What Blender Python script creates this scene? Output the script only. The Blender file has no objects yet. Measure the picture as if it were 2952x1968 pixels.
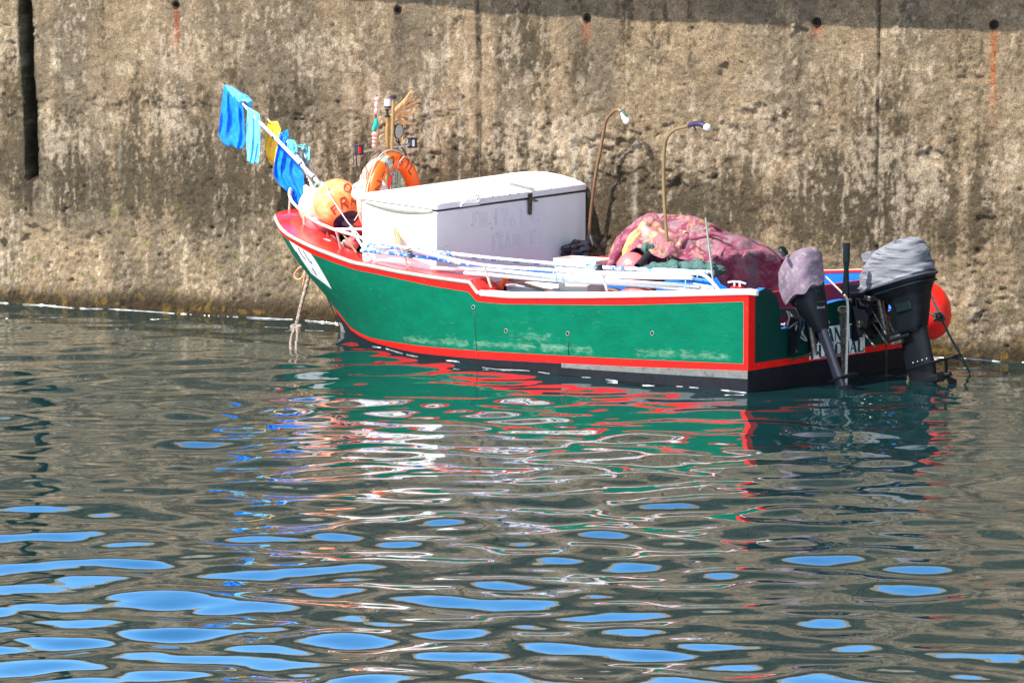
import bpy, bmesh, math, random
import numpy as np
from mathutils import Vector, Matrix
random.seed(7); rng = np.random.default_rng(11)
scene = bpy.context.scene
col = scene.collection
# ------------------------------------------------------------------ view geometry (a real camera standing on a quay 4.4 m above water)
F=13250.; CX,CY=1476.,984.; H=4.41
PIT=math.atan((984+540)/F)
def ray(px,py):
    d=np.array([(px-CX)/F,1.0,-(py-CY)/F]); c,s=math.cos(PIT),math.sin(PIT)
    return np.array([d[0], d[1]*c+d[2]*s, d[2]*c-d[1]*s])
CAM=np.array([0,0,H])
def onz(px,py,z=0.):
    d=ray(px,py); return CAM+d*((z-H)/d[2])
TH=math.radians(40)
U=np.array([-math.cos(TH),math.sin(TH),0]); V=np.array([-math.sin(TH),-math.cos(TH),0]); Z=np.array([0,0,1.])
S0=onz(2157,1131)-V*1.05          # boat frame: u forward from the transom, v to port (near side), z up from the water
def B(p): q=np.array(p)-S0; return np.array([q@U,q@V,q[2]])
def W(u,v=None,z=None):
    if v is None: u,v,z=u
    return S0+U*u+V*v+Z*z
def onv(px,py,v):
    d=ray(px,py); q=CAM-S0; return B(CAM+d*((v-q@V)/(d@V)))
def onu(px,py,u):
    d=ray(px,py); q=CAM-S0; return B(CAM+d*((u-q@U)/(d@U)))
def Wv(px,py,v): return W(onv(px,py,v))
def Wu(px,py,u): return W(onu(px,py,u))
# ------------------------------------------------------------------ mesh helpers
def unit(a): a=np.array(a,float); return a/(np.linalg.norm(a)+1e-12)
class MB:
    def __init__(s): s.v=[]; s.f=[]; s.m=[]
    def add(s,vs,fs,m=0):
        o=len(s.v); s.v+=[tuple(map(float,p)) for p in vs]; s.f+=[tuple(i+o for i in f) for f in fs]; s.m+=[m]*len(fs); return s
    def grid(s,P,m=0,closeu=False,closev=False,mf=None):
        nu=len(P); nv=len(P[0]); vs=[p for r in P for p in r]; fs=[]; ms=[]
        for i in range(nu if closeu else nu-1):
            for j in range(nv if closev else nv-1):
                a=i*nv+j; b=((i+1)%nu)*nv+j; c=((i+1)%nu)*nv+(j+1)%nv; d=i*nv+(j+1)%nv
                fs.append((a,b,c,d)); ms.append(mf(i,j) if mf else m)
        o=len(s.v); s.v+=[tuple(map(float,p)) for p in vs]; s.f+=[tuple(k+o for k in f) for f in fs]; s.m+=ms; return s
    def loft(s,rings,m=0,cap=True):
        n=len(rings[0]); s.grid(rings,m,closev=True)
        if cap:
            o=len(s.v)-n*len(rings); s.f.append(tuple(range(o,o+n))[::-1]); s.f.append(tuple(range(len(s.v)-n,len(s.v)))); s.m+=[m,m]
        return s
    def tube(s,pts,r,n=8,m=0,cap=True,twist=None):
        pts=[np.array(p,float) for p in pts]; N=len(pts)
        rs=[r]*N if np.isscalar(r) else list(r)
        t0=unit(pts[1]-pts[0]); up=np.array([0,0,1.]) if abs(t0[2])<.9 else np.array([1.,0,0])
        a=unit(np.cross(t0,up)); rings=[]
        for i in range(N):
            t=unit(pts[min(i+1,N-1)]-pts[max(i-1,0)]); a=unit(a-t*(a@t)); b=np.cross(t,a)
            ring=[]
            for k in range(n):
                th=2*math.pi*k/n; rr=rs[i]
                if twist: rr*=1+twist[1]*math.cos(twist[2]*(th-i*twist[0]))
                ring.append(pts[i]+(a*math.cos(th)+b*math.sin(th))*rr)
            rings.append(ring)
        return s.loft(rings,m,cap)
    def box(s,c,ax,m=0):
        c=np.array(c,float); x,y,z=[np.array(a,float) for a in ax]
        vs=[c+x*i+y*j+z*k for i in(-1,1) for j in(-1,1) for k in(-1,1)]
        return s.add(vs,[(0,1,3,2),(4,6,7,5),(0,4,5,1),(2,3,7,6),(0,2,6,4),(1,5,7,3)],m)
    def lathe(s,o,ax,prof,n=16,m=0,mf=None):
        o=np.array(o,float); ax=unit(ax); up=np.array([0,0,1.]) if abs(ax[2])<.9 else np.array([1.,0,0])
        a=unit(np.cross(ax,up)); b=np.cross(ax,a)
        R=[[o+ax*h+(a*math.cos(2*math.pi*k/n)+b*math.sin(2*math.pi*k/n))*max(r,1e-4) for k in range(n)] for h,r in prof]
        return s.grid(R,m,closev=True,mf=mf)
    def ell(s,c,ax,nu=20,nv=14,m=0,disp=None,mf=None):
        c=np.array(c,float); x,y,z=[np.array(a,float) for a in ax]; R=[]
        for i in range(nv+1):
            ph=math.pi*i/nv; row=[]
            for k in range(nu):
                th=2*math.pi*k/nu; d=np.array([math.sin(ph)*math.cos(th),math.sin(ph)*math.sin(th),math.cos(ph)])
                q=1+(disp(d) if disp else 0); row.append(c+(x*d[0]+y*d[1]+z*d[2])*q)
            R.append(row)
        return s.grid(R,m,closev=True,mf=mf)
    def prism(s,poly,dirv,m=0,ms=None):
        P=[np.array(p,float) for p in poly]; n=len(P); d=np.array(dirv,float)
        s.add(P+[p+d for p in P],[tuple(range(n)),tuple(range(n,2*n))[::-1]]+[(i,i+n,(i+1)%n+n,(i+1)%n) for i in range(n)],m)
        if ms is not None:
            s.m[-n:]=[ms]*n
        return s
    def build(s,name,mats,parent=None,smooth=True,bevel=0,angle=40,solid=0,sub=0):
        me=bpy.data.meshes.new(name); org=np.array(parent['_o']) if parent is not None else np.zeros(3)
        vs=(np.array(s.v)-org) if len(s.v) else np.zeros((0,3))
        me.from_pydata(vs.tolist(),[],s.f)
        if not isinstance(mats,(list,tuple)): mats=[mats]
        for mt in mats: me.materials.append(mt)
        me.polygons.foreach_set('material_index',s.m)
        bm=bmesh.new(); bm.from_mesh(me); bmesh.ops.remove_doubles(bm,verts=bm.verts,dist=1e-5); bmesh.ops.recalc_face_normals(bm,faces=bm.faces); bm.to_mesh(me); bm.free()
        if smooth:
            me.polygons.foreach_set('use_smooth',[True]*len(me.polygons)); me.set_sharp_from_angle(angle=math.radians(angle))
        o=bpy.data.objects.new(name,me); col.objects.link(o)
        if parent is not None: o.parent=parent; o['_o']=list(map(float,org))
        else: o['_o']=[0.,0.,0.]
        if solid:
            md=o.modifiers.new('Solidify','SOLIDIFY'); md.thickness=solid; md.offset=0
        if sub:
            md=o.modifiers.new('Subdivision','SUBSURF'); md.levels=sub; md.render_levels=sub
        if bevel:
            md=o.modifiers.new('Bevel','BEVEL'); md.width=bevel; md.segments=2; md.limit_method='ANGLE'; md.angle_limit=math.radians(40)
        return o
def tag(o,label,cat,group=None,kind=None):
    if label: o['label']=label
    if cat: o['category']=cat
    if group: o['group']=group
    if kind: o['kind']=kind
    return o
def thing(name,label,cat,base,group=None):
    o=bpy.data.objects.new(name,None); o.empty_display_size=.1; col.objects.link(o); o.location=[float(x) for x in base]; o['_o']=[float(x) for x in base]
    return tag(o,label,cat,group)
def single(name,mb,mats,label,cat,base,group=None,**k):
    """a thing that is one mesh, its origin at its base"""
    o=mb.build(name,mats,None,**k); b=Vector([float(x) for x in base])
    o.data.transform(Matrix.Translation(-b)); o.location=b
    return tag(o,label,cat,group)
def spline(pts,n=24):
    P=[np.array(p,float) for p in pts]; P=[2*P[0]-P[1]]+P+[2*P[-1]-P[-2]]; out=[]
    for i in range(1,len(P)-2):
        for k in range(n):
            t=k/n; out.append(.5*((2*P[i])+(-P[i-1]+P[i+1])*t+(2*P[i-1]-5*P[i]+4*P[i+1]-P[i+2])*t*t+(-P[i-1]+3*P[i]-3*P[i+1]+P[i+2])*t**3))
    out.append(P[-2]); return out
# ------------------------------------------------------------------ materials
def mat(name,c,rough=.5,metal=0.,var=.15,scale=8.,bump=0.,bscale=60.,c2=None,spec=.5,coat=0.,thr=None,stretch=None,attr=None):
    """painted / weathered surface: base colour broken up by two octaves of noise, optional second worn colour, optional bump"""
    m=bpy.data.materials.new(name); m.use_nodes=True; nt=m.node_tree; N=nt.nodes; L=nt.links
    bs=N['Principled BSDF']; bs.inputs['Roughness'].default_value=rough; bs.inputs['Metallic'].default_value=metal
    bs.inputs['Specular IOR Level'].default_value=spec; bs.inputs['Coat Weight'].default_value=coat
    tc=N.new('ShaderNodeTexCoord'); mp=N.new('ShaderNodeMapping'); L.new(tc.outputs['Object'],mp.inputs[0])
    if stretch: mp.inputs['Scale'].default_value=stretch
    n1=N.new('ShaderNodeTexNoise'); n1.inputs['Scale'].default_value=scale; n1.inputs['Detail'].default_value=6; n1.inputs['Roughness'].default_value=.65; L.new(mp.outputs[0],n1.inputs[0])
    mr=N.new('ShaderNodeMapRange'); mr.inputs[1].default_value=.3; mr.inputs[2].default_value=.7; mr.inputs[3].default_value=1-var; mr.inputs[4].default_value=1+var; L.new(n1.outputs[0],mr.inputs[0])
    mx=N.new('ShaderNodeVectorMath'); mx.operation='SCALE'
    if attr:
        at=N.new('ShaderNodeAttribute'); at.attribute_name=attr; L.new(at.outputs['Color'],mx.inputs[0])
    else: mx.inputs[0].default_value=c
    L.new(mr.outputs[0],mx.inputs['Scale']); out=mx.outputs[0]
    if c2 is not None:
        n2=N.new('ShaderNodeTexNoise'); n2.inputs['Scale'].default_value=scale*2.3; n2.inputs['Detail'].default_value=8; n2.inputs['Roughness'].default_value=.7; L.new(mp.outputs[0],n2.inputs[0])
        r2=N.new('ShaderNodeMapRange'); a,b=thr or (.58,.66); r2.inputs[1].default_value=a; r2.inputs[2].default_value=b; L.new(n2.outputs[0],r2.inputs[0])
        mm=N.new('ShaderNodeMix'); mm.data_type='RGBA'; L.new(r2.outputs[0],mm.inputs[0]); L.new(out,mm.inputs[6]); mm.inputs[7].default_value=(*c2,1); out=mm.outputs[2]
    L.new(out,bs.inputs['Base Color'])
    if bump:
        n3=N.new('ShaderNodeTexNoise'); n3.inputs['Scale'].default_value=bscale; n3.inputs['Detail'].default_value=4; L.new(mp.outputs[0],n3.inputs[0])
        bp=N.new('ShaderNodeBump'); bp.inputs['Strength'].default_value=bump; bp.inputs['Distance'].default_value=.01; L.new(n3.outputs[0],bp.inputs['Height']); L.new(bp.outputs[0],bs.inputs['Normal'])
    return m
M={}
M['green']=mat('green_hull_paint',(.0002,.120,.066),.6,spec=.06,var=.16,scale=5,bump=.25,bscale=25,c2=(.001,.155,.09),thr=(.60,.85),stretch=(1,1,2.2))
M['green_dk']=mat('green_transom_paint',(.0005,.040,.030),.5,spec=.15,var=.15,scale=5,bump=.15,bscale=25)  # hull green darkened: the transom's shade is put into the colour
M['red']=mat('red_gloss_paint',(.80,.006,.003),.42,spec=.22,var=.12,scale=9,bump=.12,bscale=30,c2=(.78,.035,.008),thr=(.6,.72))
M['deckred']=mat('red_deck_paint',(.70,.030,.028),.22,var=.15,scale=7,c2=(.74,.13,.07),thr=(.58,.8),bump=.08,bscale=20)
M['black']=mat('black_antifouling',(.0075,.0085,.013),.6,spec=.2,var=.35,scale=9,bump=.2,bscale=30,c2=(.03,.03,.035),thr=(.62,.8))
M['greyband']=mat('grey_boottop',(.13,.135,.13),.6,var=.25,scale=10,c2=(.05,.05,.055),thr=(.55,.65))
M['rail']=mat('weathered_white_strake',(.36,.37,.31),.4,var=.2,scale=14,c2=(.30,.30,.24),thr=(.6,.7),bump=.2,bscale=60)
M['railw']=mat('white_strake',(.85,.85,.84),.3,var=.06,scale=12,c2=(.45,.5,.55),thr=(.66,.74))
M['blue']=mat('blue_interior_paint',(.01,.15,.62),.4,var=.2,scale=9,c2=(.15,.40,.75),thr=(.62,.75),bump=.1)
M['white']=mat('white_enamel',(.90,.875,.87),.3,var=.04,scale=6,c2=(.62,.55,.52),thr=(.72,.8))
M['pipe']=mat('galvanised_pipe',(.55,.50,.42),.4,.3,var=.25,scale=30,c2=(.35,.25,.14),thr=(.58,.66))
M['whitepipe']=mat('white_painted_pipe',(.84,.84,.84),.35,var=.08,scale=25,c2=(.45,.47,.5),thr=(.66,.72))
M['whitepole']=mat('white_plastic_pole',(.80,.76,.74),.4,var=.1,scale=14,c2=(.35,.30,.25),thr=(.66,.74))
M['bluepole']=mat('blue_and_white_flaked_pole',(.70,.76,.80),.4,var=.1,scale=9,c2=(.01,.14,.5),thr=(.53,.55))
M['bluepole2']=mat('mostly_blue_flaked_pole',(.01,.16,.62),.4,var=.1,scale=8,c2=(.65,.72,.75),thr=(.54,.57))
M['brown']=mat('brown_tube',(.30,.19,.10),.45,.2,var=.25,scale=20,c2=(.5,.38,.22),thr=(.6,.7))
M['lamp_tube']=mat('copper_coloured_tube',(.26,.14,.075),.35,.4,var=.2,scale=20)
M['tube_b']=mat('brass_coloured_tube',(.28,.18,.085),.35,.4,var=.2,scale=20)
M['rubber']=mat('black_rubber',(.016,.016,.02),.5,var=.3,scale=20,bump=.1)
M['engine']=mat('dark_engine_paint',(.0045,.006,.0095),.42,spec=.22,var=.3,scale=7,bump=.12,bscale=30,c2=(.022,.022,.03),thr=(.64,.8))
M['engine2']=mat('dark_teal_engine_paint',(.003,.010,.013),.4,spec=.3,var=.25,scale=7,bump=.1,bscale=30)
M['steel']=mat('greasy_metal',(.12,.11,.10),.3,.7,var=.5,scale=25,c2=(.5,.42,.3),thr=(.58,.64),bump=.5,bscale=60)
M['chrome']=mat('steel_fitting',(.6,.6,.6),.3,.8,var=.2,scale=30)
M['orange']=mat('orange_buoy_vinyl',(.95,.26,.05),.32,var=.08,scale=4,c2=(.95,.55,.30),thr=(.42,.66),coat=.3)  # second peach tone puts the sunlit paleness into the colour
M['paleorange']=mat('faded_orange_vinyl',(.95,.50,.30),.35,var=.08,scale=5,c2=(.95,.72,.55),thr=(.45,.7),coat=.2)
M['pinkbuoy']=mat('faded_pink_vinyl',(.85,.16,.17),.35,var=.1,scale=5,c2=(.85,.5,.42),thr=(.55,.75),coat=.2)
M['redbuoy']=mat('red_fender_vinyl',(.85,.012,.006),.38,var=.12,scale=6,bump=.2,bscale=18,c2=(.5,.02,.02),thr=(.66,.72),coat=.2)
M['navy']=mat('navy_buoy_end',(.03,.02,.06),.35,var=.2)
M['ink']=mat('red_brown_marker',(.50,.02,.004),.6,var=.2)
M['blackink']=mat('black_marker',(.02,.015,.015),.6,var=.1)
M['greyink']=mat('pencil_grey_outline',(.60,.57,.62),.6,var=.1)
M['ringorange']=mat('orange_lifebuoy',(.92,.13,.008),.4,var=.08,scale=6,bump=.1)
M['ringpale']=mat('faded_pink_lifebuoy',(.9,.50,.38),.5,var=.08)
M['band']=mat('reflective_band',(.45,.42,.36),.35,.2,var=.2,scale=40)
M['rope_white']=mat('pale_rope',(.62,.58,.50),.9,var=.25,scale=40,bump=.6,bscale=80)
M['rope_lilac']=mat('weathered_mooring_rope',(.36,.28,.23),.9,var=.4,scale=22,bump=.7,bscale=70,c2=(.12,.08,.06),thr=(.46,.56))
M['rope_orange']=mat('orange_cord',(.85,.40,.20),.8,var=.2,scale=30)
M['rope_brown']=mat('wet_brown_rope',(.10,.085,.06),.8,var=.4,scale=30,bump=.6,bscale=80,c2=(.35,.32,.25),thr=(.55,.65))
M['rope_green']=mat('dark_green_rope',(.02,.06,.05),.85,var=.3,scale=40,bump=.6,bscale=80)
M['rope_mix']=mat('green_white_rope_hank',(.48,.54,.42),.9,var=.3,scale=30,bump=.5,bscale=90,c2=(.10,.20,.14),thr=(.5,.58))
M['blanket']=mat('patterned_wool_blanket',(.4,.1,.15),.95,var=.22,scale=30,bump=.9,bscale=120,attr='Col',spec=.1)
M['tarp']=mat('dark_green_net',(.05,.12,.11),.85,var=.4,scale=30,bump=1,bscale=60,c2=(.10,.19,.16),thr=(.5,.62))
M['cream']=mat('cream_plastic',(.78,.70,.62),.4,var=.08,scale=5)
M['cover_lilac']=mat('faded_lilac_canvas',(.19,.14,.18),.9,var=.3,scale=8,bump=.5,bscale=25,c2=(.38,.32,.34),thr=(.52,.72),spec=.1)
M['bag']=mat('black_bin_bag',(.02,.02,.028),.22,var=.1,bump=.8,bscale=9)
M['sack']=mat('white_sack_cloth',(.82,.80,.76),.8,var=.05,bump=.3,bscale=10)
M['frond']=mat('dry_palm_frond',(.75,.42,.20),.8,var=.3,scale=20)
M['mesh_orange']=mat('orange_net_cloth',(.85,.42,.12),.9,var=.3,scale=40)
M['pinkcloth']=mat('pink_tied_rag',(.85,.42,.38),.9,var=.25,scale=30,bump=.5)
M['greencloth']=mat('green_rag',(.0,.42,.33),.8,var=.25,scale=20)
M['mast']=mat('ochre_mast_pipe',(.34,.20,.07),.5,var=.3,scale=20,c2=(.15,.11,.07))
M['glass']=mat('white_lens',(.75,.76,.82),.15,var=.05)
M['redlens']=mat('red_lens',(.75,.01,.02),.2,var=.05)
M['lens']=mat('led_floodlight_face',(.42,.42,.42),.25,.2,var=.3,scale=90)
M['bulb']=mat('white_bulb_glass',(.9,.9,.95),.1,var=.01,coat=.5)
M['decal']=mat('white_nameboard',(.82,.88,.87),.5,var=.1,scale=9)
M['decalw']=mat('white_number_patch',(.80,.80,.80),.4,var=.05)
M['dgreen_letter']=mat('dark_green_letter',(.003,.045,.04),.5,var=.1)
M['rust']=mat('rusty_iron',(.045,.022,.015),.9,var=.4,scale=30,c2=(.16,.05,.02),thr=(.55,.7),bump=.6)
M['dark']=mat('dark_recess',(.01,.008,.008),.9,var=.1)
M['chain']=mat('wet_rusty_chain',(.06,.05,.05),.35,.5,var=.3)
M['label']=mat('warning_label',(.75,.75,.75),.4,var=.05)
M['labelo']=mat('orange_label_band',(.85,.25,.04),.4,var=.05)
M['seatred']=mat('dark_red_paint',(.45,.015,.03),.35,var=.15,c2=(.6,.35,.3),thr=(.68,.72))
M['wood']=mat('brown_wooden_handle',(.22,.13,.10),.6,var=.25,scale=20)
def cloth(name,c,c2): return mat(name,c,.55,var=.18,scale=9,c2=c2,thr=(.5,.75),spec=.3)
M['f_blue']=cloth('blue_plastic_flag',(.005,.19,.78),(.03,.36,.9)); M['f_light']=cloth('light_blue_flag',(.16,.58,.88),(.02,.40,.85))
M['f_yellow']=cloth('yellow_flag',(.95,.55,.03),(.95,.72,.2)); M['f_teal']=cloth('pale_teal_rag',(.25,.62,.68),(.1,.5,.6))
# ------------------------------------------------------------------ numpy noise
def vn(x,y,seed=0):
    xi=np.floor(x).astype(np.int64); yi=np.floor(y).astype(np.int64); xf=x-xi; yf=y-yi
    def h(a,b):
        n=(a*374761393+b*668265263+seed*974634777)&0xffffffff; n=((n^(n>>13))*1274126177)&0xffffffff
        n=((n^(n>>15))*2246822519)&0xffffffff
        return ((n^(n>>16))&0xffff)/65535.
    u=xf*xf*(3-2*xf); v=yf*yf*(3-2*yf)
    return (h(xi,yi)*(1-u)+h(xi+1,yi)*u)*(1-v)+(h(xi,yi+1)*(1-u)+h(xi+1,yi+1)*u)*v
def fbm(x,y,o=4,seed=0,g=.5):
    t=0;a=1;s=0
    for i in range(o):
        t=t+a*vn(x*2**i+i*17.3,y*2**i-i*9.1,seed+i*31); s+=a; a*=g
    return t/s
def sst(a,b,x):
    t=np.clip((x-a)/(b-a),0,1); return t*t*(3-2*t)
def bump1(x,c,w): return np.exp(-((x-c)/w)**2)
def grid_obj(name,X,Y,Zc,mt,colr=None,label=None,cat=None,kind=None):
    ny,nx=X.shape; me=bpy.data.meshes.new(name)
    me.vertices.add(nx*ny); me.vertices.foreach_set('co',np.stack([X,Y,Zc],-1).astype(np.float32).ravel())
    j,i=np.meshgrid(np.arange(ny-1),np.arange(nx-1),indexing='ij'); a=(j*nx+i).ravel()
    q=np.stack([a,a+1,a+nx+1,a+nx],-1).astype(np.int32); n=len(q)
    me.loops.add(n*4); me.loops.foreach_set('vertex_index',q.ravel()); me.polygons.add(n)
    me.polygons.foreach_set('loop_start',np.arange(0,n*4,4,dtype=np.int32)); me.polygons.foreach_set('use_smooth',np.ones(n,bool)); me.update(); me.validate()
    if colr is not None:
        ca=me.color_attributes.new('Col','FLOAT_COLOR','POINT'); ca.data.foreach_set('color',np.concatenate([colr,np.ones((*colr.shape[:2],1))],-1).astype(np.float32).ravel())
    me.materials.append(mt); o=bpy.data.objects.new(name,me); col.objects.link(o); return tag(o,label,cat,None,kind)
# ------------------------------------------------------------------ sun, sky, camera
SUNH=unit([-.85,-.53,0]); EL=math.radians(50)
world=bpy.data.worlds.new('World'); scene.world=world; world.use_nodes=True; wn=world.node_tree
sky=wn.nodes.new('ShaderNodeTexSky'); sky.sky_type='NISHITA'; sky.sun_disc=False; sky.sun_elevation=EL; sky.sun_rotation=math.atan2(SUNH[0],SUNH[1])
sky.air_density=1.0; sky.dust_density=.1; sky.ozone_density=3.0
bg=wn.nodes['Background']; bg.inputs[1].default_value=.135; 
# added boost: sky behind the quay saturated and brightened for its water reflections
wtc=wn.nodes.new('ShaderNodeTexCoord'); wsx=wn.nodes.new('ShaderNodeSeparateXYZ'); wn.links.new(wtc.outputs['Generated'],wsx.inputs[0])
wmr=wn.nodes.new('ShaderNodeMapRange'); wmr.interpolation_type='SMOOTHSTEP'; wmr.inputs[1].default_value=.25; wmr.inputs[2].default_value=.85; wn.links.new(wsx.outputs[1],wmr.inputs[0])
def hsv(sat,val):
    n=wn.nodes.new('ShaderNodeHueSaturation'); n.inputs['Saturation'].default_value=sat; n.inputs['Value'].default_value=val; wn.links.new(sky.outputs[0],n.inputs['Color']); return n.outputs[0]
wmx=wn.nodes.new('ShaderNodeMix'); wmx.data_type='RGBA'; wn.links.new(wmr.outputs[0],wmx.inputs[0]); wn.links.new(hsv(.75,1.0),wmx.inputs[6]); wn.links.new(hsv(1.28,1.9),wmx.inputs[7]); wn.links.new(wmx.outputs[2],bg.inputs[0])
sl=bpy.data.lights.new('sun','SUN'); sl.energy=3.95; sl.angle=math.radians(.53); sl.color=(1,.945,.84)
so=bpy.data.objects.new('sun',sl); col.objects.link(so); so.location=(-8,20,15)
sd=Vector(SUNH*math.cos(EL)+Z*math.sin(EL)); so.rotation_euler=sd.to_track_quat('Z','Y').to_euler()
cam=bpy.data.cameras.new('camera'); co=bpy.data.objects.new('camera',cam); col.objects.link(co); co.location=(0,0,H); co.rotation_euler=(math.pi/2-PIT,0,0)
cam.sensor_width=36; cam.lens=36*F/2952; cam.clip_end=500; cam.clip_start=.5; scene.camera=co
scene.view_settings.view_transform='Standard'; scene.view_settings.look='None'; scene.view_settings.exposure=1.18; scene.view_settings.gamma=1
scene.cycles.max_bounces=8; scene.cycles.glossy_bounces=4; scene.cycles.diffuse_bounces=3; scene.cycles.sample_clamp_indirect=6
# ------------------------------------------------------------------ harbour wall
w0=onz(0,872); w1=onz(2952,1042); WD=unit(w1-w0); WN=np.array([WD[1],-WD[0],0])   # WN faces the water
def wall_at(px,py):
    d=ray(px,py); p=CAM+d*(((w0-CAM)@WN)/(d@WN)); return (p-w0)@WD, p[2]
def wall_pt(s,z,o=0): return w0+WD*s+WN*o+Z*z
sA=np.concatenate([np.linspace(-18,-.8,40)[:-1],np.arange(-.8,10.8,.0125),np.linspace(10.8,30,40)[1:]])
zA=np.concatenate([[-1.6,-1,-.6],np.arange(-.4,2.95,.0125),[3.05,3.2,3.4,3.7,4.1]])
S,ZZ=np.meshgrid(sA,zA)
h=.030*(fbm(S*.9,ZZ*.9,3,1)-.5)+.022*(fbm(S*5,ZZ*5,4,2)-.5)+.010*(fbm(S*22,ZZ*18,3,3)-.5)
low=sst(1.15,.5,ZZ)
h+=.016*(fbm(S*30,ZZ*34,2,5,.7)-.5)*(.5+fbm(S*1.4,ZZ*1.4,2,6))
h+=low*.030*(fbm(S*26,ZZ*26,3,4,.6)-.5)
# honeycombed rotten bands of concrete, ragged ledges
zl=1.78+.10*(fbm(S*.8,S*0,2,8)-.5)+ .02*S*0
band=(.75-.35*sst(6.5,9,S))*bump1(ZZ,zl,.15)+.9*bump1(ZZ,1.42,.22)*sst(2.8,4.6,S)*sst(8.3,6.6,S)+1.0*bump1(ZZ,.72,.22)*sst(5.2,6.0,S)*sst(7.2,6.5,S)+.35*bump1(ZZ,.35,.2)
r=fbm(S*7,ZZ*12,5,5,.6); r2=fbm(S*16,ZZ*22,4,15,.6)
ero=sst(.50,.60,r)*sst(.40,.58,r2)*np.clip(band,0,1)
h-=.028*ero
r3=fbm(S*2.2,ZZ*3.1,5,25,.6); h-=.03*sst(.70,.78,r3)*(ZZ>.25)
# blow-holes
pit=np.zeros_like(S); ds=.0125
i0=np.searchsorted(sA,-.8); j0=3
for k in range(1900):
    cs=rng.uniform(-.7,10.7); cz=rng.uniform(.05,2.9) if k%3 else abs(rng.normal(.5,.35))+.08
    R=.005+.016*rng.random()**5; dp=R*1.3
    i=np.searchsorted(sA,cs); j=np.searchsorted(zA,cz); q=int(R*3/ds)+2
    a,b,c,d=max(i-q,0),min(i+q,len(sA)),max(j-q,0),min(j+q,len(zA))
    g=np.exp(-(((S[c:d,a:b]-cs)/R)**2+((ZZ[c:d,a:b]-cz)/(R*rng.uniform(.5,1)))**2)); h[c:d,a:b]-=dp*g; pit[c:d,a:b]=np.maximum(pit[c:d,a:b],g)
# formwork joints
jm=np.zeros_like(S)
for px,dep,ww,zmin in ((1375,.03,.011,1.0),(2531,.03,.011,.7),(1382,.012,.02,.3),(1800,.004,.007,.9),(2260,.003,.006,.3),(640,.004,.008,1.2),(1000,.003,.007,.9),(300,.003,.006,.9)):
    s_=wall_at(px,200)[0]+.012*(fbm(ZZ*3,ZZ*0,2,40)-.5); g=np.exp(-((S-s_)/ww)**2)*sst(zmin,zmin+.1,ZZ)*sst(.25,.5,fbm(ZZ*4+px,ZZ*0,2,41)); h-=dep*g; jm=np.maximum(jm,g*min(1,dep/.01))
# left slot recess
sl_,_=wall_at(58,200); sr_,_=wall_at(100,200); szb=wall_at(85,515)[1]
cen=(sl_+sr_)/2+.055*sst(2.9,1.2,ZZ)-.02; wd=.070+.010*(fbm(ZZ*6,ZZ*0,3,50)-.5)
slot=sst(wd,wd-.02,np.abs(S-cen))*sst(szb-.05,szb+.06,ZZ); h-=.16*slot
# top line of weeds / toe curve at the water
h+=.05*sst(.3,-.1,ZZ)
# ---- colour
tan=np.array([.375,.290,.195]); pale=np.array([.68,.57,.44]); dk=np.array([.100,.078,.048]); grey=np.array([.23,.190,.140])
f1=fbm(S*1.1,ZZ*1.6,4,60); st=fbm(S*9,ZZ*.7,4,61); fi=fbm(S*38,ZZ*26,4,62,.65); st2=fbm(S*26,ZZ*2.2,3,63)
midd=bump1(ZZ,1.15,.42); topd=bump1(ZZ,2.15,.35)
dm=.34*f1+.34*st+.32*fi+.12*midd-.02*topd-.12*sst(1.0,.6,ZZ)-.05*sst(2.3,2.7,ZZ)
dm=sst(.485,.60,dm)
lm=.34*fbm(S*1.7,ZZ*2.1,4,70)+.22*st2+.44*fbm(S*30,ZZ*20,4,71,.65)+.075*bump1(ZZ,1.62,.30)+.03*bump1(ZZ,2.35,.25)+.02*sst(.9,.5,ZZ)
lm=sst(.56,.66,lm)
blot=sst(.62,.72,fbm(S*6.5,ZZ*6.5,2,77))*bump1(ZZ,2.05,.35)
C=tan*(1+.35*(fbm(S*3,ZZ*2,3,80)[...,None]-.5))*np.ones((*S.shape,1))
def mixc(C,c,w): return C*(1-w[...,None])+np.array(c)*w[...,None]
C=mixc(C,grey,.75*sst(.45,.65,fbm(S*2.3,ZZ*.9,3,81)))
C=mixc(C,dk,.74*dm); C=mixc(C,pale,.55*lm); C=mixc(C,pale,.4*blot)
# vertical lime runs
for px,wq,z1,z2,a in ((1232,.018,2.0,1.35,.6),(1323,.012,2.1,.9,.55),(1655,.03,1.75,.85,.5),(1830,.02,1.75,.9,.7),(1012,.03,2.2,1.5,.35),(345,.015,1.6,1.2,.4),(1700,.02,1.7,1.2,.5),(900,.03,1.5,.8,.3),(2075,.05,.95,.75,.4)):
    s_,_=wall_at(px,300); C=mixc(C,[.60,.55,.47],a*np.exp(-((S-s_-.01*(st-.5))/wq)**2)*sst(z1,z1-.12,ZZ)*sst(z2-.1,z2+.15,ZZ)*sst(.3,.55,fi+.1))
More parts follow.
